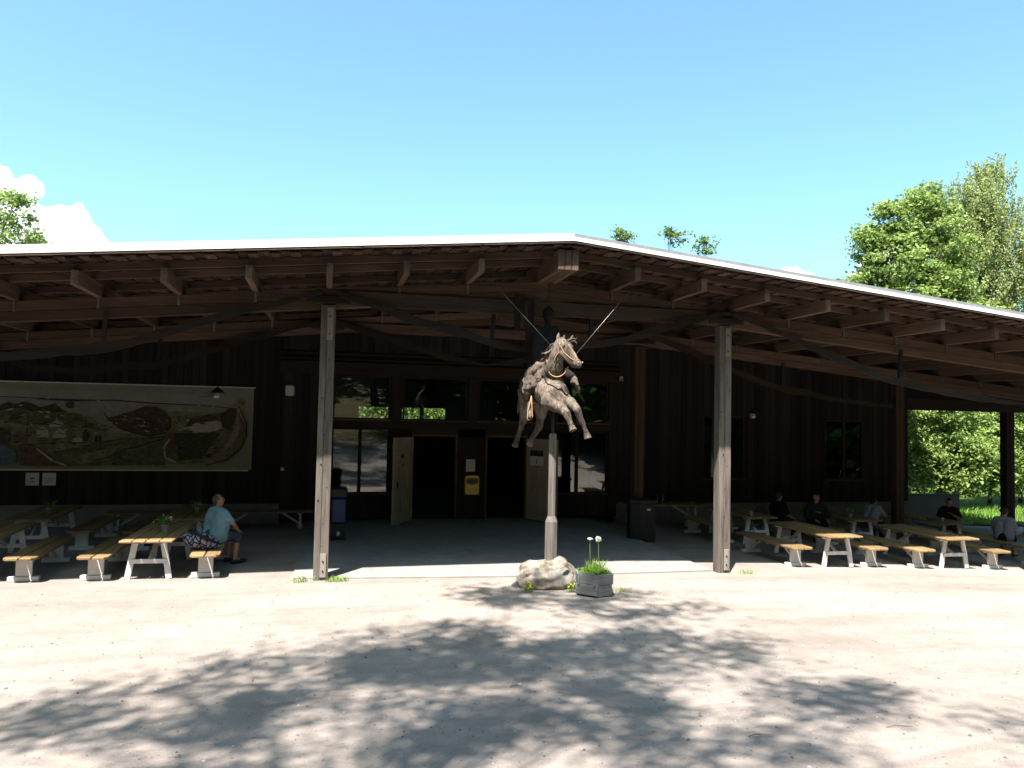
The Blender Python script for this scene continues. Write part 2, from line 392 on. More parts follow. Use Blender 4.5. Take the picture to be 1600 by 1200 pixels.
# purlins across the joists
for y in (13.80, 14.62, 15.9, 17.2, 18.5, 20.0, 21.4):
    for s in (-1, 1):
        a, b = RX, (-13 if s < 0 else 26)
        za, zb = zj(a)+.32, zj(b)+.32
        mb = MB().beam((a+s*.21, y, za-.02), (b, y, zb), .06, .13); part(mb, 'purlin', 'beam_x', bevel=.004)
# roof deck with lapped boards, felt on top and a white sheet-metal eave
mb = MB()
for x0, x1 in ((-13, RX), (RX, 26.4)):
    zA, zB = zj(x0)+.455, zj(x1)+.455
    mb.add([(x0, YE+.02, zA), (x1, YE+.02, zB), (x1, 37, zB), (x0, 37, zA), (x0, YE+.02, zA+.13), (x1, YE+.02, zB+.13), (x1, 37, zB+.13), (x0, 37, zA+.13)],
           [(0, 3, 2, 1), (4, 5, 6, 7), (0, 1, 5, 4), (1, 2, 6, 5), (2, 3, 7, 6), (3, 0, 4, 7)])
ROOF = part(mb, 'roof', 'roofing')
for s in (-1, 1):
    bm_ = MB().box(-.085, .085, -11.7, 11.7, -.011, .011).mesh('roof_board', 'board')
    k = 0; x = RX + s*.10
    while -12.9 < x < 26.2:
        o = link('roof_board', bm_, ROOF, Vector((x, 25.13 + random.uniform(-.012, .012), zj(x)+.405+(.024 if k % 2 else 0))) - Vector(HALL.location) - Vector(ROOF.location), (0, s*math.atan(.0935), 0))
        x += s*.172; k += 1
def fascia(a, b, nm, z0, z1, y0, y1, m):
    part(MB().add([(a, y0, zj(a)+z0), (b, y0, zj(b)+z0), (b, y1, zj(b)+z0), (a, y1, zj(a)+z0), (a, y0, zj(a)+z1), (b, y0, zj(b)+z1), (b, y1, zj(b)+z1), (a, y1, zj(a)+z1)],
         [(0, 3, 2, 1), (4, 5, 6, 7), (0, 1, 5, 4), (1, 2, 6, 5), (2, 3, 7, 6), (3, 0, 4, 7)]), nm, m)
for a, b in ((-13, RX), (RX, 26.4)):
    fascia(a, b, 'eave_flashing', .475, .592 if a < 0 else .545, YE-.03, YE-.004, 'fascia')
    for k in range(20):
        xk = a + .9 + k*2.1
        if xk < b-.3: fascia(xk, xk+.05, 'joint_cover', .472, .590 if a < 0 else .546, YE-.036, YE-.031, 'fascia')
    fascia(a, b, 'eave_cap', .593 if a < 0 else .546, .612, YE-(.03 if a < 0 else .018), YE+.40, 'roofing' if a > 4 else 'fascia')  # right cap in grey, shade on the sheet put into its colour
    fascia(a, b, 'eave_board', .44, .474, YE-.02, YE+.015, 'board')

# underslung truss chords of raw-edged planks, hung on struts
def chord(pts, y, hh=.20, th=.055, seed=0):
    P = []; rr = random.Random(seed)
    for k in range(len(pts)-1):
        (xa, za), (xb, zb) = pts[k], pts[k+1]
        m_ = max(2, int(abs(xb-xa)/.18))
        for i in range(m_): P.append((xa+(xb-xa)*i/m_, za+(zb-za)*i/m_))
    P.append(pts[-1])
    for _ in range(1): P = [P[0]] + [(P[i][0], (P[i-1][1]+2*P[i][1]+P[i+1][1])/4) for i in range(1, len(P)-1)] + [P[-1]]
    lo = [(x, z + .05*mnoise.fractal(Vector((x*1.6, seed, 0)), 1, 2, 3)) for x, z in P]
    hi = [(x, z + .75*hh*(.55 + .6*math.sin(math.pi*min(1, max(0, (x-P[0][0])/(P[-1][0]-P[0][0]))))) + .05*mnoise.fractal(Vector((x*1.4, seed+9, 0)), 1, 2, 3)) for x, z in P]
    mb = MB(); n = len(P)
    vs = [(x, y-th/2, z) for x, z in lo] + [(x, y-th/2, z) for x, z in hi] + [(x, y+th/2, z) for x, z in lo] + [(x, y+th/2, z) for x, z in hi]
    fs = []
    for i in range(n-1):
        fs += [(i, i+1, n+i+1, n+i), (2*n+i, 3*n+i, 3*n+i+1, 2*n+i+1), (i, 2*n+i, 2*n+i+1, i+1), (n+i, n+i+1, 3*n+i+1, 3*n+i)]
    fs += [(0, n, 3*n, 2*n), (n-1, 3*n-1, 4*n-1, 2*n-1)]
    return part(mb.add(vs, fs), 'truss_chord', 'chord')
for yrow, sd in ((YF-.20, 1), (YB-.20, 5)):
    chord([(-8.3, 5.0), (-6.6, 3.95), (-5.5, 3.87), (-4.5, 4.03), (-3.84, 4.08), (-2.95, 4.38), (-2.09, 4.71), (-1.09, 5.03), (-.12, 5.36)], yrow, .2, .055, sd)
    chord([(.12, 5.37), (.55, 5.22), (1.55, 4.88), (2.31, 4.72), (3.15, 4.50), (4.02, 4.40)], yrow, .2, .055, sd+1)
    chord([(4.03, 4.40), (4.97, 4.52), (5.81, 4.62), (6.45, 4.84), (8.18, 5.36)], yrow, .2, .055, sd+2)
    chord([(8.42, 5.36), (9.07, 5.17), (10.34, 4.72), (11.99, 4.14), (12.67, 3.98), (14.43, 3.74), (16.26, 3.60)], yrow, .2, .055, sd+3)
    for x, z0, z1 in ((-3.84, 4.2, 4.86), (3.15, 4.62, 5.15), (12.6, 4.1, 4.82), (5.2, 4.6, 5.15)):
        part(MB().beam((x, yrow, z0), (x+.03, yrow, z1), .075, .05, (0, 1, 0)), 'strut', 'chord')
    for x in (0, 8.3):   # packers where chord meets post
        part(MB().box(x-.40, x+.40, yrow+.03, yrow+.085, 5.20, 5.34), 'packer', 'chord', bevel=.01)

# ------------------------------------------------------------------ facade
def wall_piece(rects, y, nm='wall'):
    mb = MB()
    for x0, x1, z0, z1 in rects: mb.box(x0, x1, y, y+.10, z0, z1)
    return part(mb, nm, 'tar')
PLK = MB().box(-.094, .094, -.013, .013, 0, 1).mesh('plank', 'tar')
def planks(wall, x0, x1, z0, top, y, holes=(), w=.2):
    n = max(1, round((x1-x0)/w)); w = (x1-x0)/n
    off = Vector(HALL.location) + Vector(wall.location)
    for k in range(n):
        x = x0 + (k+.5)*w; segs = [(z0, top(x))]
        for hx0, hx1, hz0, hz1 in holes:
            if hx0-.03 < x < hx1+.03: segs = [(z0, hz0), (hz1, top(x))]
        for a, b in segs:
            if b-a > .05: link('plank', PLK, wall, Vector((x, y-.016-(.014 if k % 2 else 0), a)) - off, None, (w/.2*(1.06 if k % 2 else .98), 1, b-a))
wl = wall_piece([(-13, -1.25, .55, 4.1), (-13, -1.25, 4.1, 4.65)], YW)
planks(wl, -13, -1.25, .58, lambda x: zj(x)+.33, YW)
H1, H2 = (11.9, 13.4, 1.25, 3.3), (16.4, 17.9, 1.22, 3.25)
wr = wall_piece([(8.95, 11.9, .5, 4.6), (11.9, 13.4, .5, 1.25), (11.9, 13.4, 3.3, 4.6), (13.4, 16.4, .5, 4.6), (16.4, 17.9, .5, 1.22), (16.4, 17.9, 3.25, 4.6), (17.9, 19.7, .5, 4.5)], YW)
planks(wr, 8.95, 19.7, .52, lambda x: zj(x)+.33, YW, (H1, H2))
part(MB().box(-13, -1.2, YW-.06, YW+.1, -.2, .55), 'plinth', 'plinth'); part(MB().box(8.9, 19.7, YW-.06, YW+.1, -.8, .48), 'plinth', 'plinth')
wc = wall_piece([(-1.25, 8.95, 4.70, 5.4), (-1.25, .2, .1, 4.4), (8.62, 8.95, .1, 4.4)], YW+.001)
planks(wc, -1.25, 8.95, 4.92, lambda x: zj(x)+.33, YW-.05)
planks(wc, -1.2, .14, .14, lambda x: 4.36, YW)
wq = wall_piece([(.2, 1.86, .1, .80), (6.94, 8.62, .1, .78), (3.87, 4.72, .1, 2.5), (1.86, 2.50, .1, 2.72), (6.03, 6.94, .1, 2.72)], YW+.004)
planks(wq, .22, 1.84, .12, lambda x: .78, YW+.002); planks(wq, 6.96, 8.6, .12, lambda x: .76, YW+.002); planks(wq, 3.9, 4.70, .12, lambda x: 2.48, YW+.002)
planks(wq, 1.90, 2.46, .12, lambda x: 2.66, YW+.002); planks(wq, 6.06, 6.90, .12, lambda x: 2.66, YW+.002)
# header, rails, uprights, ledges
part(MB().box(-1.3, 9.0, YW-.13, YW-.001, 4.26, 4.62), 'header', 'trim', bevel=.01)
part(MB().box(-1.3, 9.0, YW-.19, YW-.06, 4.66, 4.72), 'ledge', 'trim'); part(MB().box(-1.3, 9.0, YW-.15, YW-.06, 4.82, 4.88), 'ledge', 'trim')
part(MB().box(-.0, 8.9, YW-.09, YW-.002, 2.73, 2.95), 'rail', 'trim', bevel=.008)
for x0, x1 in ((-.02, .18), (1.87, 2.19), (4.16, 4.45), (6.45, 6.93), (8.64, 8.92)):
    part(MB().box(x0, x1, YW-.10, YW-.003, 2.955, 4.255), 'upright', 'trimv', bevel=.008)
part(MB().box(8.64, 8.92, YW-.10, YW-.003, .1, 2.725), 'upright', 'trimv', bevel=.008); part(MB().box(-.02, .18, YW-.10, YW-.003, .1, 2.725), 'upright', 'trimv', bevel=.008)
def window(x0, x1, z0, z1, mull=(), fw_=.05, y=YW, sill=True):
    mb = MB().box(x0, x1, y-.05, y+.04, z0, z0+fw_).box(x0, x1, y-.05, y+.04, z1-fw_, z1).box(x0, x0+fw_, y-.049, y+.039, z0+fw_, z1-fw_).box(x1-fw_, x1, y-.049, y+.039, z0+fw_, z1-fw_)
    for mx in mull: mb.box(mx-.05, mx+.05, y-.048, y+.038, z0+fw_, z1-fw_)
    w_ = part(mb, 'window', 'trim')
    ed = [x0+fw_] + [v for mx in mull for v in (mx-.05, mx+.05)] + [x1-fw_]
    for k in range(0, len(ed), 2): part(MB().box(ed[k]-.004, ed[k+1]+.004, y-.012, y-.006, z0+fw_-.004, z1-fw_+.004), 'pane', 'glass', w_)
    if sill: part(MB().box(x0-.03, x1+.03, y-.10, y-.052, z0-.035, z0+.018), 'sill', 'beam_x', w_)
    return w_
for x0, x1 in ((.20, 1.85), (2.21, 4.14), (4.47, 6.43), (6.95, 8.62)): window(x0, x1, 2.97, 4.25)
window(.20, 1.85, .82, 2.72, (1.0,)); window(6.95, 8.62, .80, 2.72, (7.62,))
window(H1[0], H1[1], H1[2], H1[3], (12.65,), .06); window(H2[0], H2[1], H2[2], H2[3], (17.15,), .06)
# door frames and open leaves
for x0, x1 in ((2.50, 3.87), (4.72, 6.03)):
    part(MB().box(x0, x0+.06, YW-.07, YW+.12, .04, 2.50).box(x1-.06, x1, YW-.07, YW+.12, .04, 2.50).box(x0, x1, YW-.071, YW+.121, 2.501, 2.56), 'door_frame', 'beam_x')
    part(MB().box(x0-.0, x1, YW-.088, YW-.073, 2.565, 2.728), 'rail', 'trim')
def leaf_door(hx, ang, s):
    d = MB().box(0, 1.18*s, -.012, .012, 0, 2.42) if s > 0 else MB().box(1.18*s, 0, -.012, .012, 0, 2.42)
    o = d.build('door', 'doorwood'); o.parent = HALL; o.location = Vector((hx, YW-.09, .06)) - Vector(HALL.location); o.rotation_euler = (0, 0, ang)
    pw = 1.18/5
    for fy in (-.024, .024):
        for k in range(5):
            a, b = sorted((s*(k*pw+.004), s*((k+1)*pw-.004)))
            MB().box(a, b, fy-.011, fy+.011, 0.0, 2.42).build('plank', 'doorwood', o)
    for fy in (-.048, .048):
        for z in (.12, 2.08):
            a, b = sorted((s*.03, s*1.15)); MB().box(a, b, fy-.012, fy+.012, z, z+.17).build('door_rail', 'doorwood', o)
        MB().beam((s*.08, fy, .30), (s*1.1, fy, 2.06), .024, .14, (0, 0, 1)).build('brace', 'doorwood', o)
    MB().box(s*1.05-.03, s*1.05+.03, -.075, -.062, 1.0, 1.2).box(s*1.05-.01, s*1.05+.01, -.12, -.075, 1.09, 1.11).build('handle', 'iron', o)
    return o
DL = leaf_door(2.52, math.radians(58), -1); DR = leaf_door(6.02, math.radians(-56), 1)
MB().box(-.72, -.66, -.066, -.0605, 1.60, 1.68).build('hinge_plate', 'iron', DL)
# infill wall and far beam at the right end, side and back walls of the closed part
part(MB().box(19.7, 30, YW+.02, YW+.16, 3.66, 4.05), 'end_beam', 'trim'); part(MB().box(19.72, 30, YW+.05, YW+.12, 4.05, 4.75), 'infill', 'tar')
part(MB().box(19.58, 19.72, YW+.11, 35, -.8, 4.8), 'end_wall', 'tar'); part(MB().box(-13, -12.9, YW+.11, 35, -.2, 4.7), 'end_wall', 'tar')
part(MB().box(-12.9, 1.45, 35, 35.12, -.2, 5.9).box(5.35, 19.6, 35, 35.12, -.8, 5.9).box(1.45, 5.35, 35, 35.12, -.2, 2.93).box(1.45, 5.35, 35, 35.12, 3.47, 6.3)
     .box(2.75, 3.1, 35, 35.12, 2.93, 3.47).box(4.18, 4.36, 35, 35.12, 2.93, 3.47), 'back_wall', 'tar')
part(MB().box(1.5, 5.3, 33, 33.3, 3.55, 3.95), 'inner_beam', 'tar')
# ------------------------------------------------------------------ picnic tables and benches
def make_table():
    t = empty('picnic_table')
    for k in range(4):
        x = -.345 + .23*k
        MB().box(x-.108, x+.108, -1.26, 1.26, .70, .745).build('top_plank', 'pine', t, .012)
    for y in (-.96, .96):
        o = MB().box(-.40, .40, y-.024, y+.024, .655, .699).build('trestle', 'white', t, .004)
        for s in (-1, 1): MB().beam((s*.36, y, 0), (s*.245, y, .654), .045, .105, (1, 0, 0)).build('leg', 'white', o, .004)
        MB().box(-.305, .305, y-.047, y-.0235, .29, .37).build('crossbar', 'white', o, .004)
    MB().beam((0, -.94, .33), (0, -.35, .67), .04, .06).build('brace', 'white', t); MB().beam((0, .94, .33), (0, .35, .67), .04, .06).build('brace', 'white', t)
    return t
def make_bench():
    t = empty('bench')
    for s in (-1, 1):
        x0, x1 = sorted((s*.012, s*.262)); c = .06
        poly = [(x0, -1.10), (x1, -1.10), (x1, 1.10), (x0, 1.10)]
        poly = [(s*.012, -1.26), (s*.20, -1.26), (s*.262, -1.18), (s*.262, 1.18), (s*.20, 1.26), (s*.012, 1.26)]
        vs = [(x, y, .415) for x, y in poly] + [(x, y, .462) for x, y in poly]; n = 6
        MB().add(vs, [tuple(range(n)), tuple(range(n, 2*n))] + [(k, (k+1) % n, (k+1) % n+n, k+n) for k in range(n)]).build('seat_plank', 'pine', t, .008)
    for y in (-.92, .92):
        sy = 1 if y < 0 else -1
        o = MB().box(-.13, .13, y-.03, y+.03, .085, .414).build('leg', 'white', t, .004)
        MB().box(-.25, .25, y-.06, y+.06, 0, .083).build('foot', 'white', o, .006)
        MB().beam((.02, y+sy*.035, .12), (.02, y+sy*.50, .405), .035, .06).build('brace', 'white', o)
        MB().box(-.2, .2, y+sy*.032, y+sy*.075, .375, .413).build('cleat', 'white', o)
    return t
T0, B0 = make_table(), make_bench(); used = {'t': False, 'b': False}
def put(kind, x, y, label, group, rz=0):
    src = T0 if kind == 't' else B0
    o = src if not used[kind] else copy_tree(src); used[kind] = True
    o.location = (x, y, gz(x, y)+.004); o.rotation_euler = (0, 0, rz + random.uniform(-.025, .025))
    setp(o, label, 'table' if kind == 't' else 'bench', group); return o
GT, GB = 'picnic tables under the canopy', 'benches beside the picnic tables'
FY = 16.45
put('t', -3.06, FY-.03, 'pine table with white trestles and a flower pot, left front, beside the seated man', GT)
put('b', -2.14, FY-.02, 'front bench carrying the man in the teal shirt and the patterned bag', GB, .02)
put('b', -3.98, FY, 'empty front bench on the left side of the table with the flower pot', GB, -.01)
put('t', -6.12, FY+.1, 'pine table cut by the left edge of the photo below the painted banner', GT, .03)
put('b', -5.19, FY+.05, 'leftmost sunlit bench end, below the two wall papers', GB)
put('t', 11.51, FY, 'pine table between two front benches just right of the right post', GT)
put('b', 10.49, FY+.10, 'first sunlit bench right of the right front post', GB)
put('b', 12.51, FY+.13, 'second sunlit bench right of the right front post', GB)
put('t', 14.71, FY, 'rightmost front pine table with white trestles', GT)
put('b', 13.74, FY+.02, 'third sunlit bench right of the right front post', GB)
put('b', 15.88, FY+.02, 'fourth sunlit bench right of the right front post', GB)
put('b', 17.80, FY+.72, 'bench at the right edge of the photo under the seated person in grey', GB)
RY = 19.75
put('t', -2.95, RY-.3, 'shaded pine table behind the man in the teal shirt', GT)
put('b', -3.95, RY-.2, 'shaded bench left of the table behind the seated man', GB)
put('t', -6.10, RY-.2, 'shaded pine table far left under the two wall papers', GT, .02)
put('b', -5.12, RY, 'shaded bench right of the far left shaded table', GB)
put('b', -1.5, RY+2.1, 'shaded bench standing along the plinth left of the doors', GB, math.pi/2)
put('b', -4.2, RY+2.15, 'shaded bench standing along the plinth under the banner', GB, math.pi/2)
put('t', 11.45, RY, 'shaded pine table beside the person in black', GT)
put('b', 10.5, RY, 'shaded bench left of the table beside the person in black', GB)
put('b', 12.42, RY+.1, 'shaded bench under the person in black', GB)
put('t', 14.75, RY, 'shaded pine table between the man in the green jacket and the man in white', GT)
put('b', 13.72, RY, 'shaded bench under the man in the green jacket', GB)
put('b', 15.75, RY, 'shaded bench under the man in the white shirt', GB)
put('t', 17.75, RY, 'shaded pine table in front of the person in the dark red top', GT)
put('b', 18.70, RY, 'shaded bench under the person in the dark red top', GB)
put('t', 9.95, RY+1.85, 'shaded table by the plinth with a black bag on it', GT, math.pi/2)
put('t', 20.9, RY-1.2, 'shaded table at far right, grass showing through its trestle', GT)

# ------------------------------------------------------------------ things on the walls
def card(name, label, cat, x0, x1, z0, z1, y, m, lines, group=None):
    o = MB().box(x0, x1, y-.006, y, z0, z1).build(name, m); setp(o, label, cat, group)
    for (a, b, c, d) in lines:
        MB().box(x0+(x1-x0)*a, x0+(x1-x0)*b, y-.0085, y-.0065, z0+(z1-z0)*c, z0+(z1-z0)*d).build('print', 'ink', o)
    return o
txt = [(.2, .8, .80-.09*k, .82-.09*k) for k in range(7) if k != 3]
card('paper_notice', 'left of two white papers on the dark wall below the banner', 'notice', -7.62, -7.30, 1.07, 1.40, YW-.045, 'paper', [(.35, .65, .5, .62), (.25, .75, .3, .34), (.3, .7, .18, .21)], 'papers below the banner')
card('paper_notice', 'right of two white papers on the dark wall below the banner', 'notice', -7.22, -6.90, 1.07, 1.40, YW-.045, 'paper', [(.15, .85, .5, .55), (.2, .8, .35, .38), (.2, .8, .22, .25)], 'papers below the banner')
card('paper_notice', 'white paper sheet between the two doors above the yellow letterbox', 'notice', 4.14, 4.41, 1.47, 1.83, YW-.05, 'paper', txt)
o = MB().box(-.26, .26, -.005, .005, 0, .50).build('door_poster', 'paper'); setp(o, 'pale poster with a dark top band on the right door leaf', 'poster')
Rm = DR.rotation_euler.to_matrix().to_4x4(); dp = Matrix.Translation(Vector(HALL.location)+Vector(DR.location)) @ Rm
o.matrix_world = dp @ Matrix.Translation(Vector((.42, -.043, 1.60)))
MB().box(-.258, .258, -.0085, -.0055, .30, .495).build('dark_band', plain('poster_photo', (.06, .07, .05), .7, .2, .6, 14), o)
MB().box(-.02, .02, -.0085, -.0055, .08, .16).build('print', 'ink', o); MB().box(.0, .03, -.0085, -.0055, .17, .22).build('print', 'ink', o)
MB().box(-.26, .26, -.0085, -.0055, 0, .015).build('print', plain('red_line', (.4, .05, .03)), o)
o = MB().box(-.07, .07, -.01, .01, 0, .10).build('door_sign', 'iron'); setp(o, 'small dark plate on the left door leaf', 'sign')
dl = Matrix.Translation(Vector(HALL.location)+Vector(DL.location)) @ DL.rotation_euler.to_matrix().to_4x4()
o.matrix_world = dl @ Matrix.Translation(Vector((-.72, -.046, 1.84)))
# letterbox
lb = empty('letterbox', (4.31, YW-.05, .79)); setp(lb, 'yellow letterbox with a grey emblem on the wall between the doors', 'letterbox')
MB().box(-.215, .215, -.15, 0, 0, .50).build('box', 'yellow', lb, .015)
MB().prism([(-.215, .50), (.215, .50), (.17, .56), (0, .575), (-.17, .56)], -.16, 0).build('lid', 'yellow', lb)
MB().prism([(-.17, .34), (0, .29), (.17, .34), (.17, .47), (0, .51), (-.17, .47)], -.158, -.151).build('emblem', plain('brass_grey', (.22, .17, .06), .5, .4), lb)
MB().box(-.16, .16, -.164, -.159, .39, .42).build('slot', 'iron', lb)
# lamps
wl_ = empty('wall_lamp', (-1.0, YW-.06, 3.60)); setp(wl_, 'white square wall lamp on the dark wall right of the banner', 'lamp')
MB().box(-.12, .12, -.12, 0, 0, .30).build('shade', 'white', wl_, .03); MB().box(-.09, .09, -.10, -.01, .30, .34).build('bracket', 'iron', wl_)
setp(MB().box(-1.18, -1.09, YW-.09, YW-.045, 1.48, 1.57).build('wall_switch', 'white', None, .008), 'small white switch box on the dark wall left of the doors', 'switch')
o = empty('motion_sensor', (8.98, YW-.20, 4.33)); setp(o, 'small white sensor box at the right end of the door header', 'sensor')
MB().box(-.05, .05, -.06, 0, 0, .14).build('housing', 'white', o, .01); MB().box(-.03, .03, -.075, -.0605, .02, .06).build('lens', 'iron', o)
def pendant(x, y, z, ztop, label):
    o = empty('pendant_lamp', (x, y, z)); setp(o, label, 'lamp', 'glass pendant lamps')
    MB().tube([(0, 0, .28), (0, 0, ztop-z)], .008, 6).build('cord', 'iron', o)
    MB().lathe([(.03, .28), (.07, .24), (.16, .16), (.17, .14)], n=14).build('shade', 'iron', o)
    MB().lathe([(.075, .139), (.09, .07), (.075, .01), (.03, 0)], n=12).build('globe', plain('milk_glass', (.45, .47, .46), .15, .6), o)
pendant(-2.55, 19.7, 3.42, 4.9, 'dark shaded pendant lamp hanging in front of the painted banner')
pendant(11.85, 19.7, 3.22, 4.75, 'pendant lamp hanging just right of the right front post')

# ------------------------------------------------------------------ painted banner
PA = {k: plain('banner_'+k, tuple(1.75*q for q in c), .9, .05, v*.8, s*2) for k, c, v, s in (
    ('canvas', (.27, .27, .20), .15, 2), ('sky', (.30, .30, .255), .15, 1.5), ('sea', (.265, .265, .225), .2, 3), ('meadow', (.21, .20, .115), .45, 2.5), ('green', (.12, .128, .068), .6, 4),
    ('darkgreen', (.060, .068, .036), .6, 7), ('brown', (.095, .068, .05), .6, 9), ('red', (.13, .085, .062), .4, 5), ('hull', (.26, .21, .15), .3, 6), ('line', (.04, .03, .025), .2, 3), ('pale', (.42, .39, .33), .3, 6), ('blue', (.10, .14, .17), .4, 5))}
ban = empty('painted_banner', (-6.0, YW-.09, 1.50)); setp(ban, 'wide painted canvas of hills, huts and a longship on the left wall', 'banner')
YL = [0]
def bp(x, y):
    yt, yb = 15+x/1560*50, 545+x/1560*18
    return (-8.33 + x/1560*6.38 + 6.0, (1-(y-yt)/(yb-yt))*2.28)
def blob(nm, m, pts, close=True):
    YL[0] += 1; y = -.012 - YL[0]*.0016
    MB().prism([bp(*p) for p in pts], y-.0008, y).build(nm, PA[m], ban)
def stroke(m, pts, w=5):
    L, R = [], []
    for k, (x, y) in enumerate(pts):
        (xa, ya), (xb, yb) = pts[max(0, k-1)], pts[min(len(pts)-1, k+1)]; d = math.hypot(xb-xa, yb-ya) or 1; h_ = w/2*(.35+.65*math.sin(math.pi*(k+.6)/(len(pts)+.2)))
        L.append((x-(yb-ya)/d*h_, y+(xb-xa)/d*h_)); R.append((x+(yb-ya)/d*h_, y-(xb-xa)/d*h_))
    blob('brush_line', m, L+R[::-1])
MB().box(bp(-600, 0)[0], bp(1555, 0)[0], -.010, 0, 0, 2.28).build('canvas', PA['canvas'], ban)
MB().box(bp(-600, 0)[0], bp(1565, 0)[0], -.03, .012, 2.281, 2.315).build('batten', 'paper', ban); MB().box(bp(-600, 0)[0], bp(1535, 0)[0], -.03, .012, -.035, -.001).build('batten', 'paper', ban)
blob('painted_sky', 'sky', [(-600, 60), (0, 50), (300, 70), (700, 75), (1100, 95), (1480, 120), (1460, 165), (900, 150), (400, 125), (0, 105), (-600, 105)])
blob('painted_sea', 'sea', [(-600, 106), (0, 106), (400, 128), (900, 152), (1450, 190), (1440, 215), (1000, 200), (600, 230), (380, 190), (0, 150), (-600, 150)])
stroke('line', [(0, 103), (250, 118), (480, 128), (700, 133), (940, 152), (1200, 165), (1445, 188)], 7)
stroke('darkgreen', [(220, 120), (420, 132), (690, 131)], 10)
blob('painted_meadow', 'meadow', [(-600, 170), (0, 150), (350, 205), (560, 235), (640, 330), (1000, 340), (1030, 200), (1440, 215), (1500, 320), (1430, 470), (1300, 520), (350, 530), (-600, 540)])
blob('painted_trees', 'darkgreen', [(-600, 120), (0, 140), (30, 150), (60, 138), (100, 150), (150, 135), (200, 150), (240, 170), (290, 160), (330, 148), (370, 185), (400, 200), (330, 205), (260, 215), (120, 175), (60, 190), (0, 190), (-600, 230)])
blob('painted_hillside', 'green', [(0, 190), (120, 178), (250, 216), (400, 200), (480, 215), (560, 280), (650, 330), (520, 300), (330, 280), (150, 275), (60, 260), (0, 240)])
blob('painted_tree', 'brown', [(60, 260), (85, 215), (120, 195), (155, 205), (140, 235), (90, 255)])
for cx, cy, rx, ry in ((265, 320, 38, 32), (345, 272, 45, 20), (365, 330, 40, 28), (470, 368, 32, 18)):
    blob('painted_hut', 'pale', [(cx-rx, cy+ry), (cx-rx*.8, cy-ry*.3), (cx, cy-ry), (cx+rx*.8, cy-ry*.3), (cx+rx, cy+ry)])
stroke('line', [(155, 280), (300, 265), (420, 290), (560, 290)], 6); stroke('line', [(175, 280), (177, 330), (172, 385)], 5); stroke('line', [(180, 400), (350, 385), (520, 388)], 6)
blob('painted_bush', 'darkgreen', [(500, 330), (515, 305), (540, 308), (545, 350), (530, 385), (505, 380)])
for cx in (583, 605): blob('painted_figure', 'line', [(cx-10, 385), (cx-8, 355), (cx, 343), (cx+8, 355), (cx+10, 385)])
blob('painted_hill', 'green', [(330, 440), (470, 420), (600, 385), (720, 380), (860, 362), (1000, 350), (1000, 480), (1010, 530), (430, 530)])
blob('painted_hill', 'meadow', [(430, 500), (520, 450), (640, 430), (740, 400), (680, 460), (600, 500), (500, 520)])
stroke('darkgreen', [(330, 450), (470, 425), (600, 388), (740, 368), (900, 365), (1000, 355)], 9); stroke('darkgreen', [(560, 500), (660, 480), (760, 430), (900, 400), (1000, 360)], 12); stroke('darkgreen', [(830, 425), (900, 390), (1000, 372)], 8)
blob('painted_village', 'brown', [(640, 240), (700, 225), (790, 200), (870, 168), (940, 172), (1000, 205), (1030, 250), (1030, 300), (1000, 330), (900, 345), (800, 325), (710, 290)])
stroke('line', [(622, 205), (650, 250), (720, 300), (800, 330), (900, 350), (1000, 335), (1032, 300), (1030, 240)], 9)
rr = random.Random(5)
for k in range(40):
    x, y = rr.uniform(690, 1000), rr.uniform(205, 325); blob('paint_fleck', rr.choice(['pale', 'hull', 'line', 'red']), [(x, y), (x+rr.uniform(6, 20), y-3), (x+rr.uniform(6, 20), y+rr.uniform(3, 8))])
blob('painted_roof', 'red', [(130, 400), (180, 396), (250, 420), (330, 480), (430, 530), (250, 530), (145, 520)]); stroke('pale', [(240, 420), (330, 490), (420, 528)], 12)
blob('painted_cloak', 'blue', [(0, 375), (60, 400), (130, 450), (125, 500), (60, 525), (-200, 530), (-200, 390)])
blob('painted_head', 'brown', [(0, 285), (50, 295), (90, 330), (98, 365), (75, 395), (0, 370)])
for a, b in (((1015, 330), (1060, 480)), ((1155, 320), (1210, 490))):
    x0, y0 = a; x1, y1 = b; blob('painted_figure', 'red', [(x0, y0+20), (x0+15, y0), (x0+35, y0), (x0+45, y0+25), (x1, y1), (x0-5, y1-5)])
stroke('pale', [(1035, 370), (1000, 420), (1010, 480), (1080, 512)], 14)
blob('painted_house', 'pale', [(1140, 300), (1180, 260), (1280, 240), (1350, 270), (1370, 310), (1300, 330), (1180, 335)]); blob('painted_roof', 'brown', [(1125, 295), (1160, 250), (1280, 225), (1340, 235), (1310, 262), (1190, 275)])
blob('painted_yard', 'darkgreen', [(1060, 335), (1350, 340), (1300, 400), (1240, 490), (1100, 500)]); blob('painted_trees', 'darkgreen', [(1345, 230), (1400, 190), (1450, 195), (1450, 270), (1400, 315), (1360, 300)])
blob('painted_hull', 'hull', [(1452, 165), (1468, 165), (1482, 205), (1512, 270), (1522, 340), (1492, 420), (1402, 492), (1270, 532), (1130, 536), (1240, 505), (1350, 450), (1410, 380), (1436, 310), (1448, 240)])
for k in range(6): stroke('line', [(1462+k*7, 210+k*12), (1475+k*8, 290), (1470+k*8, 350), (1420+k*10, 425+k*5), (1300+k*14, 490+k*6)], 4)
stroke('line', [(1455, 150), (1480, 205), (1515, 280), (1520, 350), (1490, 425), (1400, 495), (1260, 535)], 8)
blob('painted_prow', 'hull', [(1450, 168), (1450, 145), (1465, 130), (1485, 126), (1503, 134), (1509, 152), (1500, 168), (1482, 173), (1468, 166), (1462, 180)])
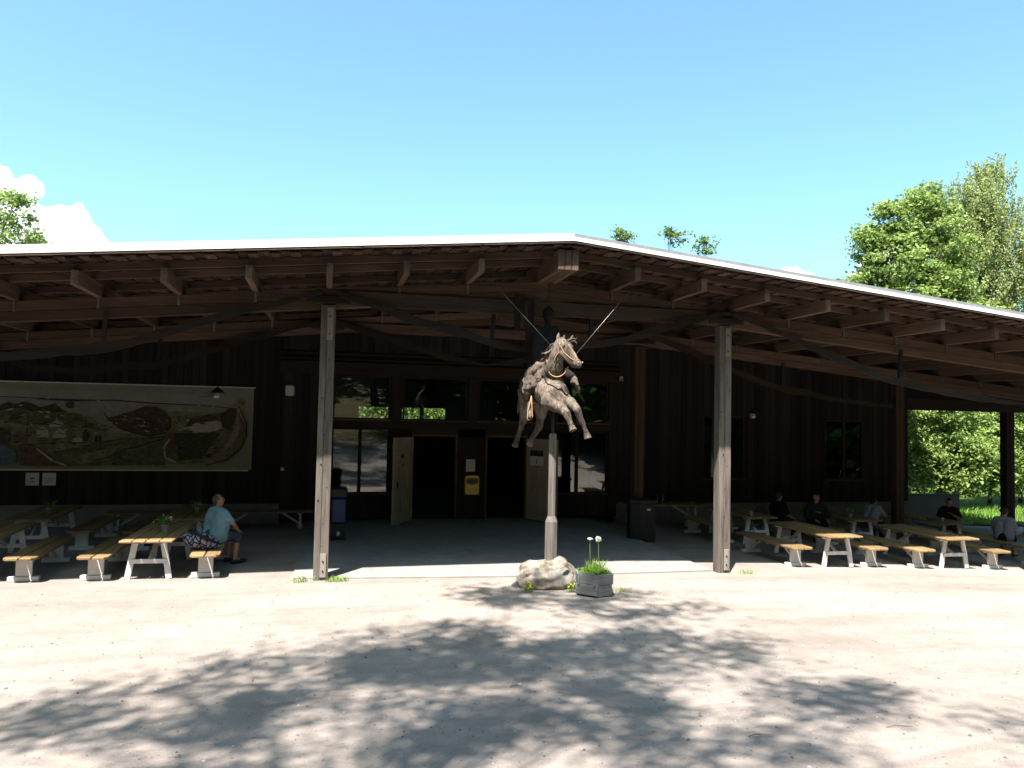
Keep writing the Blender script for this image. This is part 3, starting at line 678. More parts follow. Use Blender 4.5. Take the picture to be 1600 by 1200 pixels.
for col_, n_, (xa, xb, ya, yb) in (('darkgreen', 40, (0, 640, 220, 400)), ('meadow', 70, (60, 1000, 240, 520)), ('green', 80, (330, 1400, 350, 530)), ('pale', 45, (0, 1440, 110, 330)), ('line', 16, (100, 1440, 260, 520)), ('darkgreen', 26, (1040, 1440, 210, 500)), ('sky', 40, (0, 1400, 60, 150))):
    mb = MB(); YL[0] += 1; yy = -.012 - YL[0]*.0016
    for k in range(n_):
        x, y = rr.uniform(xa, xb), rr.uniform(ya, yb); L_ = rr.uniform(12, 55); h_ = rr.uniform(2, 7); dy = rr.uniform(-.3, .3)*L_
        mb.prism([bp(x, y), bp(x+L_*.5, y-h_+dy*.5), bp(x+L_, y+dy), bp(x+L_*.5, y+h_+dy*.5)], yy-.0006*(1+rr.random()*.5), yy)
    setp(mb.build('brush_marks', PA[col_], ban), kind='stuff')
stroke('line', [(1462, 160), (1470, 148), (1483, 144), (1492, 152), (1487, 162), (1479, 160)], 4)
blob('painted_ship', 'brown', [(400, 165), (410, 140), (430, 135), (450, 140), (455, 170), (440, 180), (415, 178)]); stroke('line', [(1200, 115), (1300, 108)], 3)

# ------------------------------------------------------------------ bins and doorway things
o = empty('litter_bin', (8.22, 19.15, gz(8.2, 19))); setp(o, 'dark litter bin with an open slot behind the right front post', 'litter bin')
MB().add([(x, y, z) for z in (0, 1.0) for x, y in ((-.33, -.1), (-.12, -.30), (.33, -.22), (.33, .25), (-.1, .3), (-.33, .15))], [tuple(range(6)), tuple(range(6, 12))] + [(k, (k+1) % 6, (k+1) % 6+6, k+6) for k in range(6)]).build('bin_body', 'bin', o, .01)
MB().add([(x, y, z) for z in (1.001, 1.10) for x, y in ((-.36, -.11), (-.13, -.33), (.36, -.25), (.36, .27), (-.1, .33), (-.36, .17))], [tuple(range(6)), tuple(range(6, 12))] + [(k, (k+1) % 6, (k+1) % 6+6, k+6) for k in range(6)]).build('lid', 'bin', o, .01)
an = math.atan2(.08, .45)
for k in range(5):
    MB().box(-.035, .035, -.012, 0, .05, .74).build('slat', 'binlight', o, 0, False, (-.05+.085*k, -.290+.0151*k+.0, 0), (0, 0, an))
MB().box(-.15, .15, -.008, .004, .80, .96).build('slot', 'iron', o, 0, False, (.12, -.262, 0), (0, 0, an)); MB().box(-.06, .05, -.014, -.0085, .83, .87).build('paper_scrap', 'paper', o, 0, False, (.12, -.262, 0), (0, 0, an))
o = empty('blue_bin', (.39, 19.45, .03)); setp(o, 'slim blue bin with a black lid just right of the left front post', 'bin')
MB().box(-.17, .17, -.18, .18, .42, 1.02).build('bin_body', 'blue', o, .03); MB().box(-.20, .20, -.21, .21, 1.021, 1.28).build('lid', 'bin', o, .04); MB().box(-.15, .15, -.15, .15, .05, .42).build('stand', 'bin', o, .02)
for s in (-1, 1): MB().tube([(s*.13, -.17, .07), (s*.16, -.17, .07)], .07, 10).build('wheel', 'iron', o)
MB().box(-.03, .03, -.156, -.151, .12, .22).build('sticker', 'paper', o)
o = empty('door_stop', (2.02, 21.85, .03)); setp(o, 'rough stone holding the left door leaf open', 'stone')
vs, fs = ico((0, 0, .07), (.13, .10, .09), 2); MB().add([(x+.03*mnoise.noise(Vector((x*9, y*9, z*9))), y, z+.02*mnoise.noise(Vector((x*7, y*7, z*7+4)))) for x, y, z in vs], fs).build('stone_body', 'plinth', o)
# ------------------------------------------------------------------ rock, planter, small plants
def leaf_arrays(C, size, rng, up=.5, droop=0., wid=.55, fold=.12):
    n = len(C); nn = rng.normal(size=(n, 3)); nn[:, 2] = np.abs(nn[:, 2]) + up; nn /= np.linalg.norm(nn, axis=1)[:, None]
    t = rng.normal(size=(n, 3)); t[:, 2] -= droop; t -= nn*np.sum(t*nn, 1)[:, None]; t /= np.linalg.norm(t, axis=1)[:, None] + 1e-9
    b = np.cross(nn, t); s = size[:, None]
    return np.stack([C-t*s*.5, C+b*s*wid*.5+nn*s*fold, C+t*s*.5, C-b*s*wid*.5+nn*s*fold], 1).reshape(-1, 3)
def quad_mesh(name, V4, m, tint):
    n = len(V4)//4; me = bpy.data.meshes.new(name)
    me.vertices.add(4*n); me.vertices.foreach_set('co', V4.astype(np.float32).ravel())
    me.loops.add(4*n); me.loops.foreach_set('vertex_index', np.arange(4*n, dtype=np.int32))
    me.polygons.add(n); me.polygons.foreach_set('loop_start', np.arange(0, 4*n, 4, dtype=np.int32)); me.polygons.foreach_set('loop_total', np.full(n, 4, dtype=np.int32))
    me.update(calc_edges=True)
    a = me.attributes.new('tint', 'FLOAT', 'FACE'); a.data.foreach_set('value', tint.astype(np.float32))
    me.materials.append(MT[m] if isinstance(m, str) else m); return me
def blade_arrays(base, h, w, rng, lean=.35):
    n = len(base); a = rng.uniform(0, 6.283, n); d = np.stack([np.cos(a), np.sin(a), np.zeros(n)], 1); sd = np.stack([-np.sin(a), np.cos(a), np.zeros(n)], 1)
    ln = rng.uniform(.1, 1, n)[:, None]*lean; hh = h[:, None]; up = np.array([0, 0, 1.])
    b0 = base - sd*w[:, None]/2; b1 = base + sd*w[:, None]/2; mid = base + up*hh*.6 + d*hh*ln*.4; tip = base + up*hh + d*hh*ln
    return np.stack([b0, b1, mid+sd*w[:, None]*.35, tip], 1).reshape(-1, 3)
MT['herb'] = leafmat('herb_leaf', (.05, .13, .015), (.16, .30, .04)); MT['grassblade'] = leafmat('grass_blade', (.10, .20, .03), (.22, .36, .06))

rk, t, b = mat('pale_stone', .9, .15); v = scaled(t, (1, 1, 1), False)
c = ramp(t, noise(t, v, 3.2, 6, .65), [(.32, (.075, .06, .045)), (.45, (.20, .172, .138)), (.60, (.31, .285, .245))]); t.links.new(c, b.inputs['Base Color']); bump(t, b, noise(t, v, 9, 8, .7), .7, .05)
bm = bmesh.new(); bmesh.ops.create_icosphere(bm, subdivisions=5, radius=1)
for q in bm.verts:
    p = q.co.copy(); n1 = mnoise.fractal(p*1.3+Vector((3.1, 0, 1)), 1, 2, 3)
    ridge = abs(mnoise.noise(p*2.6+Vector((7, 2, 0))))
    r = 1 + .22*n1 - .16*ridge + .05*mnoise.fractal(p*5, 1, 2, 4)
    x, y, z = p*r; z = max(z, -.35)
    bumpx = .12*math.exp(-((x-.38)/.30)**2) + .05*math.exp(-((x+.45)/.35)**2)
    q.co = Vector((math.copysign(abs(x)**.8, x)*.64, y*.42, (z+.25)*.36 + (bumpx if z > .1 else 0) - .03))
me = bpy.data.meshes.new('boulder'); bm.to_mesh(me); bm.free(); me.materials.append(rk); me.polygons.foreach_set('use_smooth', [True]*len(me.polygons))
setp(link('boulder', me, None, (4.12, 13.95, 0)), 'large pale boulder at the foot of the carved horse pole', 'boulder')

pl = empty('hexagonal_planter', (4.78, 13.22, gz(4.8, 13.1)), .12); setp(pl, 'grey hexagonal planter of lapped boards in front of the boulder', 'planter')
MT['greyboard'] = wood('silver_grey_board', (.40, .41, .40), (.21, .215, .21), 'x', 22, vary=.12, bmp=.5)
R6 = .335
for course in range(2):
    for k in range(6):
        a0 = math.radians(60*k+10); a1 = math.radians(60*(k+1)+10)
        p0 = Vector((R6*math.cos(a0), R6*math.sin(a0), 0)); p1 = Vector((R6*math.cos(a1), R6*math.sin(a1), 0)); L = (p1-p0).length; d = (p1-p0).normalized()
        ext = .045 if (k+course) % 2 else -.012
        z0 = .01 + course*.195
        o = MB().box(-L/2-ext, L/2+ext, -.017, .017, 0, .188).build('board', 'greyboard', pl, .004)
        mid = (p0+p1)/2; o.location = (mid.x, mid.y, z0 + (.022 if (k % 2) else 0)); o.rotation_euler = (0, 0, math.atan2(d.y, d.x))
MB().lathe([(.29, .30), (.28, .34), (.01, .355)], n=6).build('soil', plain('dark_soil', (.04, .03, .02), .95, .05, .3, 20, .3), pl)
n = 900; ang = RNG.uniform(0, 6.283, n); rad = .29*np.sqrt(RNG.uniform(0, 1, n)); hb = np.stack([rad*np.cos(ang), rad*np.sin(ang), .36+RNG.uniform(0, .12, n)*(1-rad/.5)], 1)
gp = empty('herb_plants', (4.78, 13.22, gz(4.8, 13.1)), .12); setp(gp, 'low bright green leaves filling the hexagonal planter', 'plant')
link('leaves', quad_mesh('leaves', leaf_arrays(hb, RNG.uniform(.03, .065, n), RNG, .4), 'herb', RNG.uniform(0, 1, n)), gp)
gb = blade_arrays(np.stack([RNG.normal(.0, .10, 120), RNG.normal(-.02, .08, 120), np.full(120, .35)], 1), RNG.uniform(.12, .30, 120), RNG.uniform(.008, .014, 120), RNG, .6)
link('blades', quad_mesh('blades', gb, 'grassblade', RNG.uniform(0, 1, 120)), gp)
for k, (dx, dy, h, nm) in enumerate(((-.08, 0, .98, 'left thin-stemmed flower with a small white globe above the planter'), (.09, .02, .97, 'right thin-stemmed flower with a larger white globe above the planter'))):
    o = empty('allium_flower', (4.78+dx, 13.22+dy, gz(4.8, 13.1)+.33)); setp(o, nm, 'flower', 'two tall flowers in the planter')
    hh = h-.33-.02; MB().tube([(.05 if k else .03, 0, 0), (.01, 0, hh*.5), (0, 0, hh)], [.010, .008, .007], 6).build('stem', plain('stem_green', (.16, .24, .06)), o)
    r = .045 if k == 0 else .058; C = RNG.normal(size=(220, 3)); C /= np.linalg.norm(C, axis=1)[:, None]; C = C*r*RNG.uniform(.6, 1, 220)[:, None]; C[:, 2] = C[:, 2]*(.55 if k == 0 else .9) + hh+.02
    link('flower_head', quad_mesh('flower_head', leaf_arrays(C, np.full(220, .020), RNG, 0.), plain('white_petal', (1.3, 1.3, 1.1), .7, .1), RNG.uniform(0, 1, 220)), o)
MT['petal'] = plain('yellow_petal', (1.5, 1.25, .05), .6, .2)
for x, y, lab, nf in ((3.62, 13.42, 'small yellow flowers at the left foot of the boulder', 26), (4.42, 13.40, 'few yellow flowers between the boulder and the planter', 9)):
    o = empty('yellow_wildflower', (x, y, gz(x, y))); setp(o, lab, 'flower', 'yellow wildflowers at the boulder')
    n = 130; C = np.stack([RNG.normal(0, .055, n), RNG.normal(0, .05, n), RNG.uniform(.01, .15, n)], 1)
    link('leaves', quad_mesh('leaves', leaf_arrays(C, RNG.uniform(.02, .045, n), RNG, .3), 'herb', RNG.uniform(0, 1, n)), o)
    C = np.stack([RNG.normal(0, .05, nf), RNG.normal(-.03, .04, nf), RNG.uniform(.08, .20, nf)], 1)
    setp(link('petals', quad_mesh('petals', leaf_arrays(np.repeat(C, 3, 0)+RNG.normal(0, .006, (nf*3, 3)), np.full(nf*3, .032), RNG, .4), 'petal', RNG.uniform(0, 1, nf*3)), o), kind='stuff')
for x, y, lab, m_ in ((-.36, 14.80, 'grass tuft left of the left front post', 60), (.30, 14.78, 'grass tuft right of the left front post', 110), (8.75, 14.75, 'thin grass tuft right of the right front post', 50), (5.3, 13.3, 'dry grass tuft right of the planter', 40)):
    b_ = np.stack([x+RNG.normal(0, .10, m_), y+RNG.normal(0, .04, m_), np.full(m_, gz(x, y))], 1)
    o = empty('grass_tuft', (x, y, gz(x, y))); setp(o, lab, 'grass tuft', 'grass tufts in the gravel')
    q = link('blades', quad_mesh('blades', blade_arrays(b_-np.array([x, y, gz(x, y)]), RNG.uniform(.04, .13, m_), RNG.uniform(.006, .012, m_), RNG, .9), 'grassblade', RNG.uniform(0, 1, m_)), o)
# loose stones and twigs
mb = MB()
for k in range(5200):
    y = 4.3 + 10.3*random.random()**1.3; x = random.uniform(-5.5+.0*y, 3.5+y*.75); s = random.choice((.006, .008, .010, .012, .014, .020 if random.random() < .2 else .007)); z = gz(x, y)
    a, b2, c2 = s*random.uniform(.7, 1.4), s*random.uniform(.7, 1.4), s*random.uniform(.5, .9)
    th = random.uniform(0, 3.14); ca, sa = math.cos(th), math.sin(th)
    P = [(a, 0, 0), (0, b2, 0), (-a, 0, .1*c2), (0, -b2, 0), (.2*a, .1*b2, c2), (0, 0, -c2)]
    z += .022*max(0, 1-abs(y-9)/8)*mnoise.fractal(Vector((x*.7, y*.7, 0)), 1, 2, 3)
    mb.add([(x+p*ca-q*sa, y+p*sa+q*ca, z+r+c2*.25) for p, q, r in P], [(0, 1, 4), (1, 2, 4), (2, 3, 4), (3, 0, 4), (1, 0, 5), (2, 1, 5), (3, 2, 5), (0, 3, 5)])
pm, t, b = mat('pebble', .9, .15); gi = nd(t, 'ShaderNodeNewGeometry'); c = ramp(t, gi.outputs['Random Per Island'], [(0, (.085, .078, .072)), (.45, (.18, .165, .145)), (.9, (.25, .23, .205)), (1, (.42, .41, .39))]); t.links.new(c, b.inputs['Base Color'])
setp(mb.build('gravel_stones', pm), 'loose small stones scattered over the gravel yard', 'gravel', None, 'stuff')
for k, (x, y, L, a) in enumerate(((3.9, 6.35, .22, .1), (5.35, 6.3, .26, -.1), (2.15, 8.5, .12, .5))):
    z = gz(x, y)+.012; o = MB().tube([(-L/2, 0, z), (-L*.1, .012, z+.006), (L/2, -.01, z)], [.004, .0035, .002], 5).build('twig', 'beam_x', None, 0, False, (x, y, 0), (0, 0, a))
    setp(o, ['long thin twig lying in the foreground tree shadow right of centre', 'dry twig in the sunlit gravel at lower right', 'short twig near the middle of the tree shadow', 'small crosswise twig in the foreground', 'small twig in the shadow left of centre'][k], 'twig', 'twigs on the gravel')

# ------------------------------------------------------------------ flower pots, bags, cups
def pot(x, y, z, label, fl, sc=1.):
    o = empty('flower_pot', (x, y, z)); setp(o, label, 'flower pot', 'flower pots on the tables'); o.scale = (sc,)*3
    MB().lathe([(.045, 0), (.062, .12), (.066, .12), (.066, .135), (.05, .135)], n=14).build('pot', plain('cream_pot', (.40, .36, .26), .7), o)
    n = 90; C = np.stack([RNG.normal(0, .07, n), RNG.normal(0, .07, n), .14+np.abs(RNG.normal(0, .06, n))], 1)
    link('foliage', quad_mesh('foliage', leaf_arrays(C, RNG.uniform(.03, .06, n), RNG, .2), 'herb', RNG.uniform(0, .6, n)), o)
    C = np.stack([RNG.normal(0, .11, fl), RNG.normal(0, .09, fl), RNG.uniform(.17, .27, fl)], 1)
    link('blossoms', quad_mesh('blossoms', leaf_arrays(np.repeat(C, 4, 0)+RNG.normal(0, .012, (fl*4, 3)), np.full(fl*4, .04), RNG, .2), plain('cream_petal', (.7, .7, .5), .7, .1), RNG.uniform(0, 1, fl*4)), o)
pot(-2.95, 16.15, .75, 'cream pot of small white flowers on the left front table', 9, 1.15)
pot(-2.85, 19.3, .75, 'small plant pot on the shaded table behind the seated man', 3)
pot(-6.0, 19.4, .75, 'small plant pot on the far left shaded table', 3)
pot(14.45, 18.9, gz(14.5, 19)+.75, 'small dark plant pot on the table before the man in white', 2)
def cup(x, y, label, c=(.6, .6, .58), h=.1):
    z = gz(x, y)+.75; o = empty('cup', (x, y, z)); setp(o, label, 'cup', 'cups on the right tables')
    MB().lathe([(.028, 0), (.038, h), (.034, h), (.027, .01)], n=12).build('cup_body', plain('cup_glaze', c, .3, .4), o); MB().tube([(.036, 0, h*.75), (.065, 0, h*.6), (.06, 0, h*.3), (.033, 0, h*.25)], .006, 6).build('handle', plain('cup_glaze', c, .3, .4), o)
cup(11.25, 18.75, 'pale cup near the person in black', (.5, .42, .3), .14); cup(17.55, 18.9, 'white cup before the person in the dark red top'); cup(14.9, 19.6, 'small cup on the table before the man in white', (.35, .3, .25)); cup(9.4, 21.4, 'small white cup right of the right front post')
def softbag(name, label, x, y, z, dims, m, cat='bag', strap=True, parts=()):
    o = empty(name, (x, y, z)); setp(o, label, cat)
    a, b2, c2 = dims
    organic('bag_body', [[(-a, 0, c2*.35, c2*.35), (0, 0, c2*.5, c2*.5), (a, 0, c2*.35, c2*.35)], [(-a*.6, -b2, c2*.3, c2*.3), (a*.6, -b2, c2*.3, c2*.3)], [(-a*.6, b2, c2*.3, c2*.3), (a*.6, b2, c2*.3, c2*.3)]], m, .02, 5, o, None, (.02, 6))
    if strap: MB().tube([(-a, 0, c2*.6), (-a*.5, -.03, c2*1.15), (a*.4, -.03, c2*1.15), (a, 0, c2*.6)], .014, 6).build('strap', 'iron', o)
    return o
pm, t, b = mat('navy_white_print', .85, .1); v = scaled(t, (1, 1, .6), False); wv = nd(t, 'ShaderNodeTexVoronoi'); wv.feature = 'DISTANCE_TO_EDGE'; wv.inputs['Scale'].default_value = 13; t.links.new(v, wv.inputs['Vector'])
c = ramp(t, wv.outputs[0], [(.10, (.010, .013, .035)), (.16, (.20, .21, .25))]); t.links.new(c, b.inputs['Base Color'])
bg_ = empty('patterned_bag', (-2.22, 15.78, .466), .0); setp(bg_, 'navy and white patterned cloth bag lying on the bench behind the seated man', 'bag')
organic('bag_body', [[(-.22, .05, .22, .13), (-.1, 0, .18, .16), (.1, 0, .13, .14), (.26, 0, .10, .09)], [(-.15, .05, .28, .09), (.1, .05, .18, .10)]], pm, .02, 5, bg_, None, (.03, 5))
MB().tube([(-.22, -.02, .36), (-.05, -.15, .31), (.12, -.155, .22), (.34, -.06, .11)], [.028, .034, .034, .025], 6).build('strap', plain('navy_cloth', (.010, .013, .035)), bg_)
softbag('backpack', 'dark blue backpack between the person in black and the man in the green jacket', 12.75, 19.75, gz(12.7, 19)+.47, (.12, .1, .42), plain('backpack_blue', (.02, .07, .13), .7))
softbag('paper_sack', 'brown bag beside the person in black', 12.35, 20.05, gz(12.3, 20)+.47, (.1, .08, .42), plain('sack_brown', (.10, .07, .03), .8), strap=False)
ob = softbag('black_bag', 'black bag with pale straps on the shaded table by the plinth', 9.75, 21.55, gz(9.8, 21.5)+.75, (.28, .08, .24), plain('black_cloth', (.012, .012, .014), .8))
for dx in (-.05, .12): MB().tube([(dx, -.17, .02), (dx+.02, -.16, .2), (dx+.04, -.05, .27)], .02, 6).build('strap', plain('pale_webbing', (.3, .3, .3)), ob)
softbag('folded_cloth', 'pale crumpled cloth on the table before the person in the dark red top', 17.6, 19.25, gz(17.6, 19.2)+.75, (.22, .14, .10), plain('pale_cloth', (.22, .24, .20), .9), 'cloth', False)
# ------------------------------------------------------------------ carved horse and rider on its pole
dw, t, b = mat('driftwood', .85, .15); v = scaled(t, (1, 1, .22), False)
n1 = noise(t, v, 34, 6, .7); n2 = noise(t, v, 5, 4, .6)
c = ramp(t, n1, [(.32, (.040, .032, .026)), (.50, (.118, .097, .080)), (.72, (.205, .180, .155))]); c2 = ramp(t, n2, [(.38, (.42, .38, .36)), (.58, (1.1, 1.07, 1.03))])
mx = nd(t, 'ShaderNodeMix'); mx.data_type = 'RGBA'; mx.blend_type = 'MULTIPLY'; mx.inputs[0].default_value = 1; t.links.new(c, mx.inputs[6]); t.links.new(c2, mx.inputs[7]); t.links.new(mx.outputs[2], b.inputs['Base Color']); bump(t, b, n1, .6, .03)
MT['drift'] = dw
MT['dark_wood'] = wood('dark_timber', (.035, .032, .030), (.014, .013, .012), 'z', 20, vary=.1)
MT['rope'] = plain('tan_rope', (.70, .42, .20), .7)
SX, SY = 4.19, 13.95
ST = empty('horse_rider_sculpture', (SX, SY, .35)); setp(ST, 'weathered wooden sculpture of a leaping horse and rider on a tall pole', 'sculpture')
O = Vector(ST.location)
def rel(ch): return [(x-O.x, y-O.y, z-O.z, r) for x, y, z, r in ch]
horse = [
 [(4.10, 13.70, 3.56, .30), (4.08, 14.00, 3.66, .33), (4.06, 14.30, 3.68, .34), (4.07, 14.65, 3.70, .33), (4.07, 14.98, 3.74, .30), (4.06, 15.15, 3.68, .22)],   # barrel
 [(4.02, 13.56, 3.44, .19), (4.20, 13.56, 3.46, .18), (4.14, 13.66, 3.36, .15)],                                                          # breast
 [(4.04, 14.05, 3.95, .16), (4.07, 13.85, 3.90, .20), (4.09, 13.70, 4.02, .185), (4.11, 13.60, 4.22, .155), (4.15, 13.53, 4.40, .125), (4.18, 13.49, 4.50, .10)], # neck
 [(4.19, 13.48, 4.47, .115), (4.25, 13.42, 4.42, .115), (4.31, 13.32, 4.28, .085), (4.37, 13.22, 4.15, .068), (4.41, 13.15, 4.08, .066)],            # head
 [(4.20, 13.47, 4.33, .095), (4.28, 13.34, 4.20, .070), (4.36, 13.22, 4.07, .048)],                                                     # jaw
 [(4.385, 13.115, 4.125, .022), (4.395, 13.10, 4.12, .018)], [(4.455, 13.15, 4.13, .022), (4.465, 13.14, 4.125, .018)],                # nostrils
 [(4.24, 13.36, 4.46, .035), (4.20, 13.36, 4.44, .03)], [(4.33, 13.40, 4.45, .035)],                                                   # brows
 [(4.00, 13.58, 3.45, .15), (4.05, 13.42, 3.36, .115), (4.13, 13.28, 3.28, .095), (4.20, 13.20, 3.21, .080), (4.235, 13.17, 3.12, .055), (4.26, 13.15, 3.045, .052), (4.275, 13.12, 2.995, .050)],
 [(4.27, 13.58, 3.46, .14), (4.31, 13.30, 3.40, .095), (4.325, 13.06, 3.33, .075), (4.335, 12.96, 3.26, .068), (4.40, 12.97, 3.11, .048), (4.47, 12.99, 2.97, .047), (4.51, 12.975, 2.87, .047)],
 [(3.98, 15.05, 3.66, .22), (3.95, 15.02, 3.36, .150), (3.92, 15.14, 3.10, .090), (3.90, 15.25, 2.92, .064), (3.83, 15.21, 2.75, .046), (3.79, 15.16, 2.63, .046)],
 [(4.18, 15.05, 3.66, .22), (4.25, 15.0, 3.34, .150), (4.27, 15.12, 3.08, .090), (4.26, 15.21, 2.91, .066), (4.15, 15.16, 2.76, .047), (4.08, 15.11, 2.65, .047)],
]
HB = organic('horse_body', [rel(c_) for c_ in horse], 'drift', .017, 5, ST, None, (.020, 3.6))
def hoof(x, y, z, d):
    d = Vector(d).normalized(); p = Vector((x, y, z)) - O
    MB().tube([p, p+d*.05, p+d*.10], [.050, .060, .072], 12).build('hoof', 'drift', ST)
hoof(4.278, 13.115, 2.985, (.18, -.3, -.6)); hoof(4.515, 12.972, 2.86, (.22, -.15, -.8)); hoof(3.785, 15.155, 2.62, (-.3, -.3, -.6)); hoof(4.075, 15.105, 2.64, (-.3, -.3, -.6))
def shard(nm, pts, rad, m='drift', n=7): return MB().tube([Vector(p)-O for p in pts], rad, n).build(nm, m, ST, 0, True)
shard('ear', [(4.14, 13.50, 4.52), (4.12, 13.49, 4.60), (4.125, 13.47, 4.68)], [.045, .04, .010]); shard('ear', [(4.22, 13.50, 4.52), (4.225, 13.49, 4.58), (4.23, 13.47, 4.645)], [.04, .034, .008])
for k, pts in enumerate(([(4.26, 13.42, 4.52), (4.33, 13.38, 4.56), (4.36, 13.36, 4.63)], [(4.30, 13.42, 4.50), (4.38, 13.37, 4.53), (4.43, 13.35, 4.50), (4.42, 13.34, 4.46)], [(4.28, 13.42, 4.51), (4.36, 13.37, 4.58), (4.41, 13.36, 4.56), (4.44, 13.34, 4.59)])):
    shard('forelock', pts, [.032, .022, .014, .006][:len(pts)])
for k in range(9):
    s = k/8; x, y, z = 4.13-.10*s, 13.58+.28*s, 4.50-.42*s
    shard('mane_lock', [(x, y, z), (x-.08-.03*(k % 2), y+.07, z-.03), (x-.17-.03*(k % 3), y+.10, z-.10-.02*(k % 2))], [.035, .028, .006])
shard('mane_lock', [(4.06, 13.56, 4.42), (3.98, 13.55, 4.33), (3.88, 13.56, 4.29), (3.83, 13.56, 4.31)], [.03, .028, .02, .005])
shard('tail', [(4.06, 15.30, 3.78), (4.03, 15.52, 3.70), (3.98, 15.68, 3.45), (3.95, 15.76, 3.2)], [.07, .08, .06, .015])
def snap(p, off=.004):
    ok, q, n_, _ = HB.closest_point_on_mesh(Vector(p)-O); return q + n_*off
def dense(pts, k=6):
    out = []
    for a, b_ in zip(pts[:-1], pts[1:]): out += [Vector(a).lerp(Vector(b_), i/k) for i in range(k)]
    return out + [Vector(pts[-1])]
def lying(nm, pts, r, m, n=6, off=.004): return MB().tube([snap(p, off) for p in dense(pts)], r, n).build(nm, m, ST, 0, True)
for ex in ((4.175, 13.32, 4.43), (4.36, 13.35, 4.43)):
    e_ = snap(ex, 0); MB().add(*ico(e_, .025, 2)).build('eye', 'iron', ST, 0, True)
lying('mouth_line', [(4.27, 13.22, 4.10), (4.34, 13.15, 4.07), (4.40, 13.09, 4.06), (4.46, 13.14, 4.07)], .006, 'iron', 5, 0)
lying('crack', [(3.93, 13.4, 3.62), (4.03, 13.35, 3.52), (4.12, 13.3, 3.47)], .008, 'dark_wood', 5, -.002); lying('crack', [(4.22, 13.3, 3.75), (4.25, 13.3, 3.58), (4.33, 13.3, 3.47)], .010, 'dark_wood', 5, -.002)
lying('crack', [(4.10, 13.1, 3.30), (4.17, 13.05, 3.24), (4.20, 13.0, 3.18)], .005, 'dark_wood', 5, -.001); lying('crack', [(4.05, 13.4, 4.25), (4.09, 13.35, 4.08), (4.07, 13.35, 3.9)], .007, 'dark_wood', 5, -.002)
lying('scratch', [(4.06, 13.3, 3.61), (4.14, 13.3, 3.60), (4.24, 13.3, 3.58)], .004, 'rope', 5, 0)
for p in ((4.385, 13.088, 4.12), (4.475, 13.13, 4.125)): MB().add(*ico(Vector(p)-O, (.013, .012, .016), 2)).build('nostril', plain('pale_chip', (.6, .57, .52)), ST, 0, True)
# saddle cloth slabs of driftwood, breast strap, reins, bridle
organic('saddle_cloth', [rel(c_) for c_ in ([(3.86, 13.95, 4.10, .07), (3.80, 14.1, 3.95, .09), (3.74, 14.05, 3.75, .10), (3.72, 13.98, 3.60, .08)], [(4.02, 13.88, 4.16, .05), (3.88, 13.90, 4.06, .07), (3.74, 13.95, 3.94, .045), (3.66, 13.96, 3.86, .02)], [(3.95, 14.25, 4.05, .08), (3.78, 14.3, 3.85, .10), (3.74, 14.25, 3.62, .08)], [(3.80, 13.88, 3.85, .06), (3.74, 13.90, 3.66, .05), (3.70, 13.92, 3.52, .03)], [(4.3, 14.2, 4.05, .08), (4.40, 14.2, 3.85, .09)], [(4.08, 13.98, 4.08, .10), (4.1, 14.4, 4.06, .10)], [(4.0, 13.80, 4.15, .05), (3.86, 13.82, 4.08, .06), (3.74, 13.86, 3.98, .06), (3.66, 13.9, 3.88, .03)], [(3.80, 13.9, 3.98, .08), (3.70, 13.92, 3.82, .09), (3.66, 13.92, 3.66, .08), (3.68, 13.92, 3.56, .05)], [(3.92, 13.82, 4.0, .07), (3.84, 13.80, 3.86, .07), (3.78, 13.82, 3.72, .06)])], 'drift', .018, 4, ST, None, (.035, 7))
lying('breast_strap', [(3.84, 13.75, 3.90), (3.90, 13.45, 3.80), (4.10, 13.3, 3.70), (4.30, 13.35, 3.62), (4.42, 13.62, 3.60)], .012, 'dark_wood', 6)
lying('belly_strap', [(3.72, 13.95, 3.60), (3.85, 13.85, 3.25), (4.12, 13.85, 3.1), (4.35, 13.88, 3.25), (4.45, 13.95, 3.6)], .014, 'dark_wood', 6)
shard('rein', [(4.12+.18*math.cos(a_), 13.40-.16*math.sin(-a_*.5)*1.2, 4.10+.23*math.sin(a_) + (.10 if math.cos(a_) < -.8 else 0)) for a_ in np.linspace(math.pi*1.02, math.pi*1.95, 14)], .0115, 'rope', 8)
lying('bridle', [(4.11, 13.40, 4.48), (4.17, 13.32, 4.30), (4.25, 13.2, 4.20), (4.32, 13.13, 4.16), (4.40, 13.1, 4.19), (4.47, 13.18, 4.19)], .0075, 'rope', 6)
lying('bridle', [(4.12, 13.38, 4.50), (4.09, 13.38, 4.30), (4.02, 13.42, 4.14)], .0075, 'rope', 6); lying('bridle', [(4.28, 13.27, 4.49), (4.36, 13.18, 4.34), (4.41, 13.10, 4.22)], .0075, 'rope', 6)
